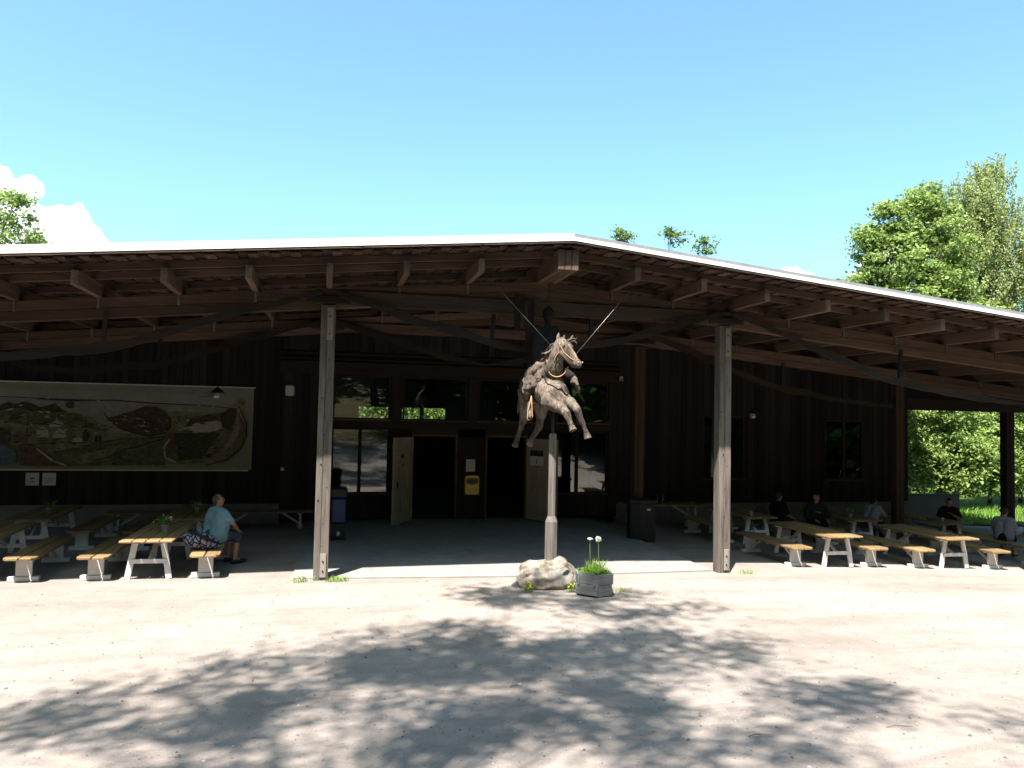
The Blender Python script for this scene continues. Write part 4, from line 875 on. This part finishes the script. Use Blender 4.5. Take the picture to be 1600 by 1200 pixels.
# rider: dark timber, with eave shade also in the colour; arm raised, booted legs
rider = [
 [(4.0, 14.40, 4.10, .15), (4.16, 14.40, 4.10, .15)], [(4.02, 14.42, 4.25, .14), (4.03, 14.45, 4.55, .15), (4.05, 14.45, 4.78, .13)], [(4.16, 14.42, 4.25, .14), (4.21, 14.45, 4.55, .15), (4.27, 14.45, 4.78, .13)],
 [(4.17, 14.45, 4.85, .07), (4.19, 14.43, 4.98, .062)], [(4.20, 14.42, 5.08, .095), (4.20, 14.40, 5.16, .105), (4.20, 14.37, 5.06, .075)],
 [(4.00, 14.45, 4.85, .085), (3.82, 14.36, 4.82, .065), (3.70, 14.22, 4.86, .055), (3.67, 14.12, 5.05, .045), (3.64, 14.02, 5.22, .04)],
 [(4.33, 14.45, 4.85, .085), (4.44, 14.30, 4.62, .062), (4.38, 14.05, 4.42, .05), (4.28, 13.85, 4.36, .04)],
 [(3.95, 14.40, 4.08, .14), (3.76, 14.15, 3.90, .11), (3.72, 13.98, 3.72, .085), (3.76, 13.98, 3.50, .062), (3.72, 13.92, 3.28, .05)],
 [(4.22, 14.40, 4.08, .14), (4.44, 14.12, 3.98, .11), (4.53, 13.92, 3.92, .08), (4.57, 13.92, 3.80, .062), (4.58, 13.86, 3.70, .05)]]
for k in range(4):
    rider.append([(3.64+.022*(k-1.5), 14.02, 5.24, .013), (3.645+.024*(k-1.5), 13.985, 5.30, .012), (3.65+.024*(k-1.5), 13.955, 5.29-.01*(k == 3), .010)])
    rider.append([(4.27+.02*(k-1.5), 13.84, 4.36, .013), (4.26+.021*(k-1.5), 13.79, 4.345, .012), (4.25+.021*(k-1.5), 13.775, 4.31, .010)])
rider += [[(3.60, 14.0, 5.20, .014), (3.595, 13.97, 5.25, .011)], [(4.31, 13.83, 4.33, .014), (4.315, 13.79, 4.31, .011)]]
organic('rider', [rel(c_) for c_ in rider], 'dark_wood', .016, 4, ST, None, (.02, 6))
MB().add(*ico(Vector((4.20, 14.305, 5.10))-O, (.018, .03, .035), 2)).build('rider_nose', 'dark_wood', ST)
shard('helmet', [(4.20, 14.42, 5.12), (4.20, 14.42, 5.20), (4.20, 14.42, 5.27), (4.20, 14.42, 5.31)], [.122, .118, .07, .012], 'dark_wood', 12)
shard('cloak', [(4.15, 14.58, 4.85), (4.13, 14.72, 4.5), (4.10, 14.85, 4.15), (4.08, 15.0, 3.98)], [.17, .19, .21, .12], 'dark_wood', 9)
organic('boot', [rel([(3.73, 13.93, 3.36, .058), (3.71, 13.90, 3.22, .052), (3.69, 13.83, 3.15, .05), (3.685, 13.75, 3.13, .04)])], 'drift', .014, 3, ST, None, (.015, 9))
organic('boot', [rel([(4.56, 13.90, 3.88, .065), (4.585, 13.84, 3.74, .075), (4.60, 13.76, 3.66, .062), (4.58, 13.70, 3.64, .045)])], 'drift', .014, 3, ST, None, (.015, 9))
shard('stirrup', [(3.73, 13.86, 3.52), (3.66, 13.82, 3.24), (3.64, 13.79, 3.12), (3.65, 13.79, 3.07), (3.72, 13.79, 3.07), (3.745, 13.80, 3.14), (3.74, 13.84, 3.30), (3.73, 13.86, 3.52)], .008, 'rope', 6)
shard('support_wire', [(4.12, 13.62, 4.36), (3.46, 13.90, 5.12), (2.68, 14.22, 6.02)], .0045, 'steel', 5); shard('support_wire', [(4.44, 13.38, 4.30), (5.33, 13.80, 5.23), (5.72, 14.0, 5.63)], .0045, 'steel', 5)
# pole, stepped octagonal foot
shard('iron_spike', [(4.19, 13.95, 2.55), (4.19, 13.97, 3.0), (4.18, 14.05, 3.45)], [.03, .03, .05], 'iron', 8)
MT['pole'] = wood('weathered_pole', (.40, .36, .315), (.12, .105, .088), 'z', 16, vary=.02, bmp=.7)
MB().lathe([(.074, 1.25), (.074, 2.80), (.05, 2.83)], Vector((SX, SY, 0))-O, 8).build('pole', 'pole', ST, .004)
MB().lathe([(.122, .30), (.122, 1.17), (.080, 1.27)], Vector((SX, SY, 0))-O, 8).build('pole_foot', 'pole', ST, .006)

# ------------------------------------------------------------------ people
MT['skin'] = plain('skin', (.62, .30, .20), .55, .3, .08, 8); MT['hair'] = plain('grey_hair', (.10, .085, .075), .8, .2, .3, 40)
def person(label, loc, rz, seat, shirt, trousers, hairc=(.05, .035, .025), bulk=1., lean=0., head=(0, 0), arms=None, shorts=False, longsleeve=False, cap=None, feet=None, scale=1., hairlen=0., sandals=False):
    P = empty('person', loc, rz); P.scale = (scale,)*3; setp(P, label, 'person')
    z0 = seat; up = Matrix.Rotation(-lean, 4, 'X')
    def U(x, y, z): q = up @ Vector((x, y, z-.10)); return (q.x, q.y, q.z+.10+z0)
    def u4(x, y, z, r): return (*U(x, y, z), r)
    w = bulk
    torso = []
    for s in (-1, 1):
        torso.append([u4(s*.085*w, 0, .10, .125*w), u4(s*.085*w, .01*w, .27, .120*w), u4(s*.095*w, .01, .42, .118*w), u4(s*.11, 0, .53, .085)])
    torso.append([u4(-.17, -.01, .555, .065), u4(0, -.015, .575, .075), u4(.17, -.01, .555, .065)])
    hy, hp = head; hm = Matrix.Translation(Vector(U(0, .005, .63))) @ Matrix.Rotation(hy, 4, 'Z') @ Matrix.Rotation(-hp, 4, 'X')
    def h4(x, y, z, r): q = hm @ Vector((x, y, z)); return (q.x, q.y, q.z, r)
    nk = [u4(0, -.01, .57, .065), h4(0, 0, .02, .058), h4(0, .01, .07, .058)]
    hd = [[h4(0, -.012, .155, .083), h4(0, .01, .16, .083)], [h4(-.018, .0, .185, .072), h4(.018, .0, .185, .072)], [h4(0, .035, .10, .062), h4(0, .048, .075, .045)], [h4(-.03, .04, .115, .05), h4(.03, .04, .115, .05)],
          [h4(0, .098, .152, .012), h4(0, .112, .128, .015)], [h4(-.012, .093, .086, .012), h4(.012, .093, .086, .012)], [h4(-.084, -.005, .14, .016), h4(-.087, -.012, .158, .018)], [h4(.084, -.005, .14, .016), h4(.087, -.012, .158, .018)]]
    body = torso + [nk] + hd; sl = []; hands = []
    arms = arms or {}
    for s, key in ((-1, 'l'), (1, 'r')):
        e, h = arms.get(key, ((s*.27, .06, .28), (s*.17, .30, .17)))
        E4, Hh = Vector((e[0], e[1], e[2]+z0)), Vector((h[0], h[1], h[2]+z0)); S4 = Vector(U(s*.195, -.01, .545))
        body.append([(*S4, .062), (*S4.lerp(E4, .5), .052), (*E4, .043), (*E4.lerp(Hh, .4), .041), (*Hh, .029)])
        d = (Hh-E4).normalized(); side = d.cross(Vector((0, 0, 1))); side = side.normalized() if side.length > .1 else Vector((1, 0, 0)); dn = side.cross(d).normalized()
        if dn.z > 0: dn = -dn
        for q in (-1, 0, 1): body.append([(*(Hh+side*.012*q), .022), (*(Hh+d*.085+side*.026*q), .017)])
        for q, ln in zip((-1.5, -.5, .5, 1.5), (.055, .072, .076, .066)):
            a = Hh+d*.09+side*.021*q; b_ = a+d*ln*.55+dn*.006; c_ = b_+d*ln*.35+dn*.022; body.append([(*a, .0105), (*b_, .0098), (*c_, .0085)])
        th = Hh+d*.03-side*s*.03; body.append([(*th, .014), (*(th+d*.035-side*s*.022), .012), (*(th+d*.062-side*s*.024+dn*.012), .010)])
        if longsleeve: sl.append([(*S4, .080), (*E4, .064), (*E4.lerp(Hh, .9), .050)])
        else: sl.append([(*S4, .082), (*S4.lerp(E4, .72), .072)])
    legs = []; sh = []
    for s, i in ((-1, 0), (1, 1)):
        fx, fy = (feet or ((-.14, .42), (.14, .42)))[i]
        K = Vector((s*.12 + (fx-s*.14)*.7, .44 + (fy-.42)*.35, .075+z0)); A = Vector((fx, fy, .09)); T = Vector((fx+(fx)*.12, fy+.17, .04))
        hipp = (s*.10, .03, .10+z0)
        body.append([(*hipp, .10*w), (*K, .062), (*(K.lerp(A, .35)), .056), (*A, .040), (*T, .034)]); body.append([(*A, .04), (A.x, A.y-.05, .045, .036)])
        for q in range(5): body.append([(T.x+(q-2)*.015, T.y, .03, .014), (T.x+(q-2)*.017, T.y+.045-abs(q-1)*.006, .024, .011)])
        legs.append([(*hipp, .125*w), (*Vector(hipp).lerp(K, .6), .105), (*K, .085)] + ([(*K.lerp(A, .18), .085)] if shorts else [(*K.lerp(A, .5), .078), (*K.lerp(A, .9), .066)]))
        sh.append([[(A.x, A.y-.055, .045, .048), (A.x, A.y, .05, .050), (T.x, T.y, .04, .047), (T.x, T.y+.05, .036, .036)], [(A.x, A.y, .06, .05)]])
    legs.append([(-.08*w, 0, .10+z0, .142*w), (.08*w, 0, .10+z0, .142*w)])
    organic('body', body, 'skin', .0105, 4, P)
    tp = [[(x, y, z, r+.020) for x, y, z, r in ch] for ch in torso] + [[(x, y, z, r+.006) for x, y, z, r in nk[:1]]] + sl
    organic('shirt', tp, shirt, .015, 4, P, None, (.012, 7)); organic('shorts' if shorts else 'trousers', legs, trousers, .015, 4, P, None, (.010, 7))
    for q in sh: organic('shoe', q, 'bin', .012, 3, P)
    hm_ = plain('hair_col', hairc, .8, .2, .3, 40)
    hc = [[h4(0, -.022, .168, .090), h4(0, .005, .195, .078)], [h4(-.03, -.02, .175, .074), h4(.03, -.02, .175, .074)], [h4(0, -.045, .13, .066)]]
    if hairlen: hc += [[h4(0, -.06, .13, .06), h4(0, -.075, .02, .05), h4(0, -.07, .02-hairlen, .035)]]
    organic('hair', hc, hm_, .012, 3, P, None, (.008, 20))
    if cap is not None:
        organic('cap', [[h4(0, -.01, .19, .098), h4(0, .005, .205, .09)], [h4(-.04, .10, .20, .02), h4(.04, .10, .20, .02)], [h4(-.035, .14, .19, .016), h4(.035, .14, .19, .016)], [h4(-.04, .06, .21, .03), h4(.04, .06, .21, .03)]], cap, .012, 3, P)
    for s in (-1, 1):
        q = h4(s*.032, .083, .145, 0); MB().add(*ico(q[:3], .0115, 2)).build('eye', 'iron', P, 0, True)
    return P
c_ = lambda n, col: plain(n, col, .9, .08, .12, 9)
SEAT = .466
person('man in a teal T-shirt and denim shorts sitting with his back to us', (-2.10, 16.62, .004), math.radians(-48), SEAT, c_('teal_cotton', (.30, .52, .60)), c_('faded_denim', (.09, .12, .16)), (.13, .11, .09), 1.30, .12, (-.55, -.12), {'l': ((-.30, .12, .28), (-.20, .43, .19)), 'r': ((.31, .18, .33), (.17, .40, .17))}, True, feet=((-.12, .40), (.15, .36)), scale=1.06)
g = lambda x, y: gz(x, y)+.004
person('person in a black top seated at right, turned towards the blue backpack', (12.42, 19.35, g(12.4, 19.3)), math.radians(-75), SEAT, c_('black_cotton', (.012, .012, .016)), c_('dark_trousers', (.03, .035, .04)), (.08, .05, .03), 1., .12, (.1, -.05), {'r': ((.28, .16, .26), (.16, .46, .17))})
person('man in a dark green jacket leaning his arms on the shaded right table', (13.72, 19.45, g(13.7, 19.4)), math.radians(165), SEAT, c_('green_jacket', (.030, .042, .036)), c_('black_trousers', (.015, .015, .018)), (.05, .035, .025), 1.15, .10, (.15, -.1), {'l': ((-.34, .12, .26), (-.05, .22, .36)), 'r': ((.33, .14, .25), (.14, .40, .17))}, longsleeve=True)
person('man in a white shirt and dark cap bending over the right table', (15.70, 19.7, g(15.7, 19.7)), math.radians(-70), SEAT, c_('white_cotton', (.42, .43, .50)), c_('navy_trousers', (.02, .022, .035)), (.03, .025, .02), 1.08, .52, (-.1, -.25), {'l': ((-.28, .42, .30), (-.12, .60, .31)), 'r': ((.30, .38, .26), (.16, .62, .30))}, longsleeve=False, cap=c_('dark_cap', (.02, .02, .022)))
person('person in a dark red top facing us at the far right table', (18.66, 19.85, g(18.6, 19.8)), math.radians(140), SEAT, c_('dark_red_cotton', (.05, .016, .014)), c_('brown_skirt', (.16, .08, .06)), (.05, .03, .025), 1.02, .05, (.05, -.08), {'l': ((-.30, .10, .27), (-.08, .26, .42)), 'r': ((.30, .14, .27), (.10, .38, .26))}, shorts=True)
person('person in a grey shirt and black shorts cut by the right edge of the photo', (17.98, 17.25, g(18, 17.2)), math.radians(-60), SEAT, c_('grey_cotton', (.30, .31, .36)), c_('black_shorts', (.012, .012, .014)), (.05, .035, .025), 1.12, .15, (0, -.1), shorts=True)
# ------------------------------------------------------------------ trees
MT['bark'] = plain('grey_bark', (.13, .11, .09), .95, .05, .35, 5, .5); MT['birchbark'] = plain('birch_bark', (.50, .48, .44), .9, .1, .45, 4, .3)
MT['leaf_maple'] = leafmat('maple_leaf', (.085, .145, .032), (.25, .345, .095)); MT['leaf_birch'] = leafmat('birch_leaf', (.125, .175, .055), (.30, .345, .13)); MT['leaf_oak'] = leafmat('oak_leaf', (.05, .095, .022), (.15, .225, .055)); MT['leaf_dark'] = leafmat('shade_leaf', (.03, .07, .014), (.09, .16, .03))
def tree(label, base, lobes, leaf, n_per, lsize, bark='bark', tr=.22, rc=.55, droop=0., up=.5, seed=1, group=None, name='broadleaf_tree', flat=.6, limb_every=2, trunk_top=None, wid=.55):
    rng = np.random.default_rng(seed); bx, by, bz = base
    T = empty(name, base); setp(T, label, 'tree', group)
    cl = []
    for cx, cy, cz, rx, ry, rz, k in lobes:
        d = rng.normal(size=(k, 3)); d /= np.linalg.norm(d, axis=1)[:, None]; r = rng.uniform(.12, 1, k)**.45
        cl.append(np.array([cx, cy, cz]) + d*r[:, None]*np.array([rx, ry, rz]))
    cl = np.concatenate(cl)
    L = np.array(lobes)[:, :3]; cen = L.mean(0); top = trunk_top or (cen[0], cen[1], cl[:, 2].max()-.6)
    mb = MB(); H = top[2]-bz
    ax = [Vector((bx+(top[0]-bx)*s**1.3+.12*H/8*math.sin(3.1*s+seed)*s, by+(top[1]-by)*s**1.3+.10*H/8*math.sin(4*s+seed*2)*s, bz-.2+(H+.2)*s)) for s in np.linspace(0, 1, 9)]
    mb.tube([p-Vector(base) for p in ax], [tr*(1.25 if k == 0 else 1)*(1-.88*k/8) for k in range(9)], 9)
    for k in range(0, len(cl), limb_every):
        p = Vector(cl[k]); s = min(.92, max(.22, ((p.z-bz)/H)*.78-.05)); i = s*8; a = ax[int(i)].lerp(ax[min(8, int(i)+1)], i-int(i))
        mid = a.lerp(p, .5)+Vector((0, 0, (p-a).length*.08)); r0_ = tr*(1-.88*s)*.42
        mb.tube([a-Vector(base), mid-Vector(base), p-Vector(base)], [r0_, r0_*.55, .008], 5, False)
    mb.build('trunk', bark, T, 0, True)
    C = np.repeat(cl, n_per, 0); rad = rng.uniform(.6, 1.25, len(cl)).repeat(n_per)[:, None]*rc
    C = C + rng.normal(size=C.shape)*rad*np.array([.55, .55, .55*flat])
    if droop:      # twigs hang in strands below every clump
        ns = 9; st = rng.normal(size=(len(cl), ns, 3))*rc*np.array([.62, .62, .35]); pick = rng.integers(0, ns, len(C)); own = np.arange(len(cl)).repeat(n_per)
        C = cl[own] + st[own, pick] + rng.normal(size=C.shape)*np.array([.07, .07, .05]); C[:, 2] -= rng.uniform(0, 1, len(C))*(.5+.5*rng.uniform(0, 1, (len(cl), ns)))[own, pick]*droop*.85
    sz = rng.uniform(.7, 1.3, len(C))*lsize
    tint_ = np.clip(rng.uniform(0, 1, len(cl)).repeat(n_per)*.55 + rng.uniform(0, .45, len(C)), 0, 1)
    link('crown', quad_mesh('crown', leaf_arrays(C-np.array(base), sz, rng, up, droop, wid), leaf, tint_), T)
    return T
# right of the hall, beyond the roof
tree('tall bright green broadleaf tree above the right end of the roof', (34.5, 41, -.5), [(33.6, 40, 12.2, 2.6, 2.4, 3.2, 75), (36.4, 40, 13.5, 2.4, 2.2, 3.6, 75), (35.0, 40, 9.5, 4.0, 2.8, 3.0, 110), (31.8, 39.6, 11.4, 1.1, 1.2, 1.3, 18), (32.2, 40, 14.3, .9, .9, .9, 14), (33.2, 40, 15.8, 1.1, 1, 1.2, 20), (36.0, 40, 16.9, 1.3, 1.2, 1.0, 22), (31.1, 39.5, 9.9, .9, .9, .6, 10), (38.2, 39.5, 9.0, 2.2, 2.2, 2.6, 60)], 'leaf_maple', 95, .27, seed=3, rc=.75, group='trees beyond the hall', flat=.45)
tree('birch with thin hanging twigs and a pale trunk at the upper right', (42.6, 43, -.5), [(42.6, 42, 18.2, 2.0, 1.6, 1.8, 30), (41.0, 42, 16.2, 1.9, 1.6, 2.2, 28), (45.0, 42, 16.5, 2.3, 1.8, 3.2, 42), (41.6, 42, 12.4, 2.8, 1.8, 3.0, 48), (45.5, 42, 11.4, 3.0, 1.8, 3.2, 50), (43.2, 42, 20.6, 1.1, 1.0, .7, 12), (41.0, 42, 19.2, .8, .8, .6, 7)], 'leaf_birch', 260, .17, 'birchbark', .26, .8, 2.2, 0., seed=5, name='birch_tree', group='trees beyond the hall', trunk_top=(42.6, 42, 19.8), limb_every=2, wid=.6)
tree('second birch standing between the bright green tree and the tall birch', (41.8, 46, -.3), [(41.4, 45, 17.2, 1.8, 1.5, 2.0, 24), (42.6, 45, 13.8, 2.4, 1.8, 2.8, 36), (41.0, 45, 19.2, 1.0, .9, 1.0, 10)], 'leaf_birch', 240, .17, 'birchbark', .18, .8, 2.0, 0., seed=8, name='birch_tree', group='trees beyond the hall', wid=.6)
tree('dense green tree low behind the birches at the right edge', (47.0, 47, 0), [(45, 46, 6.5, 5, 2.5, 4.2, 120), (39, 47, 5.0, 4, 2.2, 3.0, 80)], 'leaf_oak', 80, .30, seed=9, rc=.9, group='trees beyond the hall', flat=.5)
tree('tree top showing left above the white eave', (-15.4, 38.5, 0), [(-14.2, 38, 11.9, 1.2, 1.2, 1.3, 20), (-14.0, 38, 9.9, 1.5, 1.3, 1.1, 26), (-15.8, 38, 11.0, 1.8, 1.5, 2.0, 26), (-12.9, 38, 10.6, .6, .6, .35, 5)], 'leaf_maple', 80, .20, seed=12, rc=.55, tr=.2, group='trees beyond the hall', trunk_top=(-14.6, 38, 12.6))
for k, (x, z, r, lab) in enumerate(((19.9, 16.1, .55, 'small leafy tree top over the roof just right of the ridge'), (23.8, 16.4, .85, 'middle leafy tree top showing over the right roof slope'), (26.3, 15.8, .75, 'third leafy tree top showing over the right roof slope'))):
    tree(lab, (x+.2, 50.5, .2), [(x, 50, z-.15, r*1.1, r, r*.9, 11), (x-r*.5, 50, z+.3, r*.5, .3, .5, 4), (x+.3, 50.2, z-2.4, 1.6, 1.2, 1.2, 18)], 'leaf_oak', 34, .22, seed=20+k, rc=.42, tr=.10, group='tree tops over the roof')
tree('large tree low behind the right roof slope', (30.5, 46, 0), [(29.5, 45, 8.5, 2.6, 2, 2.0, 40), (31.5, 45, 9.5, 2.0, 2, 2.2, 36)], 'leaf_oak', 80, .26, seed=31, rc=.8, group='trees beyond the hall', flat=.5)
# leafy wall of foliage seen through the open right end
for k, (x, y, rx, rz, cz, lab) in enumerate(((25.6, 31.5, 2.4, 2.9, 2.6, 'bright leafy shrub seen beside the corner of the dark wall'), (29.0, 31.0, 2.4, 3.1, 2.7, 'bright leafy shrub seen left of the far dark post'), (32.6, 31.6, 2.6, 3.2, 2.8, 'bright leafy shrub seen right of the far dark post'), (36.0, 33, 2.8, 3.4, 3.2, 'leafy shrub at the right edge behind the tables'))):
    tree(lab, (x, y+.5, gz(x, y)), [(x, y, cz, rx, 1.3, rz, 190), (x+.4, y-.3, cz-1.2, rx*.9, 1.2, 1.8, 70)], 'leaf_maple', 62, .20, seed=40+k, rc=.50, tr=.10, name='leafy_shrub', group='shrubs beyond the open right end', flat=.5, limb_every=3)
# greenery behind the hall, seen through the back windows
for k, (x, y) in enumerate(((1.5, 45), (5.0, 46), (8.5, 45))):
    tree(['left', 'middle', 'right'][k]+' green shrub seen through the hall back windows', (x, y, .2), [(x, y, 3.4, 2.3, 1.4, 2.6, 80)], 'leaf_maple', 50, .26, seed=50+k, rc=.6, tr=.1, name='leafy_shrub', group='shrubs behind the hall windows')
# the tree over the yard whose shade falls on the gravel
tree('tree behind the viewer casting dappled shade over the yard', (-3.8, -2.2, gz(-3.8, -2.2)), [(-5.4, 3.2, 12, 1.5, 1.0, .7, 13), (-3.9, 4.1, 12.2, 1.8, 1.2, .8, 18), (-1.8, 5.0, 12.3, 1.9, 1.3, .8, 20), (-.4, 7.9, 12.2, .9, .8, .4, 7), (1.3, 6.9, 12.3, 1.2, .9, .5, 9), (-1.2, 3.2, 12.8, 1.9, 1.3, .9, 17), (1.0, 4.6, 12.4, 1.5, 1.2, .6, 15), (2.5, 2.2, 12, 1.1, .5, .3, 7), (3.4, .9, 12, .8, .5, .3, 4), (-.3, 1.3, 12.6, 1.4, 1.0, .8, 10), (-3.4, 1.6, 12.6, 2.2, 1.4, .9, 18), (-4.5, -1.5, 12.8, 3, 2, 1.2, 24)], 'leaf_oak', 112, .16, seed=61, rc=.60, tr=.22, flat=.6, up=.9, limb_every=4, trunk_top=(-2.2, 2.2, 13.2))
tree('added unseen tree shading the upper yard behind the viewer', (3.4, -8.5, gz(3.4, -8.5)), [(-2.5, -3.5, 13.5, 2.6, 1.8, 1.2, 34), (1.5, -3.2, 13.8, 2.6, 1.8, 1.2, 34), (5, -4.5, 13.4, 2.4, 1.8, 1.2, 30), (-6, -5.0, 13.2, 2.6, 2, 1.2, 30), (2, -7, 14.5, 4, 2.5, 1.6, 46)], 'leaf_oak', 110, .19, seed=63, rc=.8, tr=.28, flat=.6, up=.9, limb_every=4)  # added out of view: its shade dims the window reflections and bounce
# wood on the slope behind the viewer, made denser to block skylight
SPOTS = []
for row, (y0, n_, hh) in enumerate(((-12, 12, 14), (-19, 13, 17), (-28, 13, 19))):
    for k in range(n_): SPOTS.append((-40 + 82*k/(n_-1) + random.uniform(-1.6, 1.6) + 2*row, y0 + random.uniform(-1.5, 1.5), hh*random.uniform(.9, 1.1), row))
SPOTS += [(x, y, h, 3) for x, y, h in ((17, 1, 8), (21.5, 4.5, 9), (26, 7, 9), (25, -1, 11), (31, 3, 11), (31, 11, 10), (37, 14, 12), (36, 6, 12), (-12, 5, 11), (-17, 10, 12), (-15, -1, 13), (-22, 15, 13), (-24, 5, 14), (11, -6, 11), (15.5, -4.5, 9))]  # unseen side trees; left and near ones added to shade and block skylight
SPOTS.sort()
SPOTS = [q for q in SPOTS if not (-9 < q[0] < 3 and q[3] == 0)]
ORD = lambda k: ('%d' % (k+1)) + ('th' if 10 <= k % 100 <= 12 else {0: 'st', 1: 'nd', 2: 'rd'}.get(k % 10, 'th'))
for k, (x, y, h, row) in enumerate(SPOTS):
    z = gz(x, y); tree('dark tree out of view around the viewer, %s from the left' % ORD(k), (x, y, z), [(x, y, z+h*.60, 4.0, 3.4, h*.38, 60), (x+1, y+1, z+h*.30, 3.4, 3, h*.2, 26)], 'leaf_dark', 22, .95, seed=70+k, rc=1.3, tr=.28, group='trees on the slope behind the viewer', limb_every=4)
# grass beyond the open right end
n = 9000; gx_ = RNG.uniform(19.5, 38, n); gy_ = RNG.uniform(25.6, 31.5, n); bb_ = np.stack([gx_, gy_, np.array([gz(x, y)+.02 for x, y in zip(gx_, gy_)])], 1)
setp(link('tall_grass', quad_mesh('tall_grass', blade_arrays(bb_, RNG.uniform(.08, .28, n), RNG.uniform(.02, .04, n), RNG, .7), 'grassblade', RNG.uniform(0, 1, n))), 'sunlit green grass beyond the open right end of the hall', 'grass', None, 'stuff')
# low pale wall behind the right tables
lw_ = empty('low_wall', (22.9, 25.2, -.7)); setp(lw_, 'low pale plastered wall behind the man in the white shirt', 'wall')
MB().box(-1.5, 1.3, 0, .25, -.3, 1.12).build('wall_body', plain('grey_plaster', (.40, .43, .42), .9, .1, .08, 3), lw_, .01); MB().box(-1.55, 1.35, -.04, .29, 1.121, 1.18).build('coping', 'plinth', lw_, .01)

# ------------------------------------------------------------------ clouds
cm = bpy.data.materials.new('cloud_white'); cm.use_nodes = True; ct = cm.node_tree; ct.nodes.remove(ct.nodes['Principled BSDF']); cv = ct.nodes.new('ShaderNodeVolumePrincipled'); cv.inputs['Density'].default_value = .10; cv.inputs['Color'].default_value = (1, 1, 1, 1); cv.inputs['Anisotropy'].default_value = 0; ct.links.new(cv.outputs[0], ct.nodes['Material Output'].inputs['Volume'])
def cloud(label, puffs, seed):
    c0 = puffs[0][:3]; ex = []; rr = random.Random(seed)
    for x, y, z, r in puffs:
        ex.append([(x-c0[0], y-c0[1], z-c0[2], r)])
        for k in range(9): ex.append([(x-c0[0]+rr.gauss(0, r*.6), y-c0[1]+rr.gauss(0, r*.4), z-c0[2]+rr.gauss(0, r*.45), r*rr.uniform(.25, .5))])
    o = organic('cloud', ex, cm, 2.0, 3, None, None, (6., .05)); o.location = c0; setp(o, label, 'cloud', 'white cumulus clouds')
cloud('big white cumulus cloud behind the left tree top', [(-325, 900, 205, 32), (-350, 900, 226, 32), (-320, 900, 175, 40), (-290, 900, 188, 30), (-272, 900, 204, 17), (-258, 900, 178, 24), (-238, 900, 160, 20), (-340, 900, 214, 34), (-305, 900, 200, 22), (-400, 900, 215, 40), (-300, 900, 160, 34)], 1)
cloud('small white cloud just above the right roof slope', [(590, 900, 205, 8), (605, 900, 208, 7), (620, 900, 204, 7), (575, 900, 200, 7)], 2)
cloud('white cloud seen behind the bright green tree', [(725, 900, 215, 20), (745, 900, 235, 15), (705, 900, 200, 14), (765, 900, 210, 20)], 3)
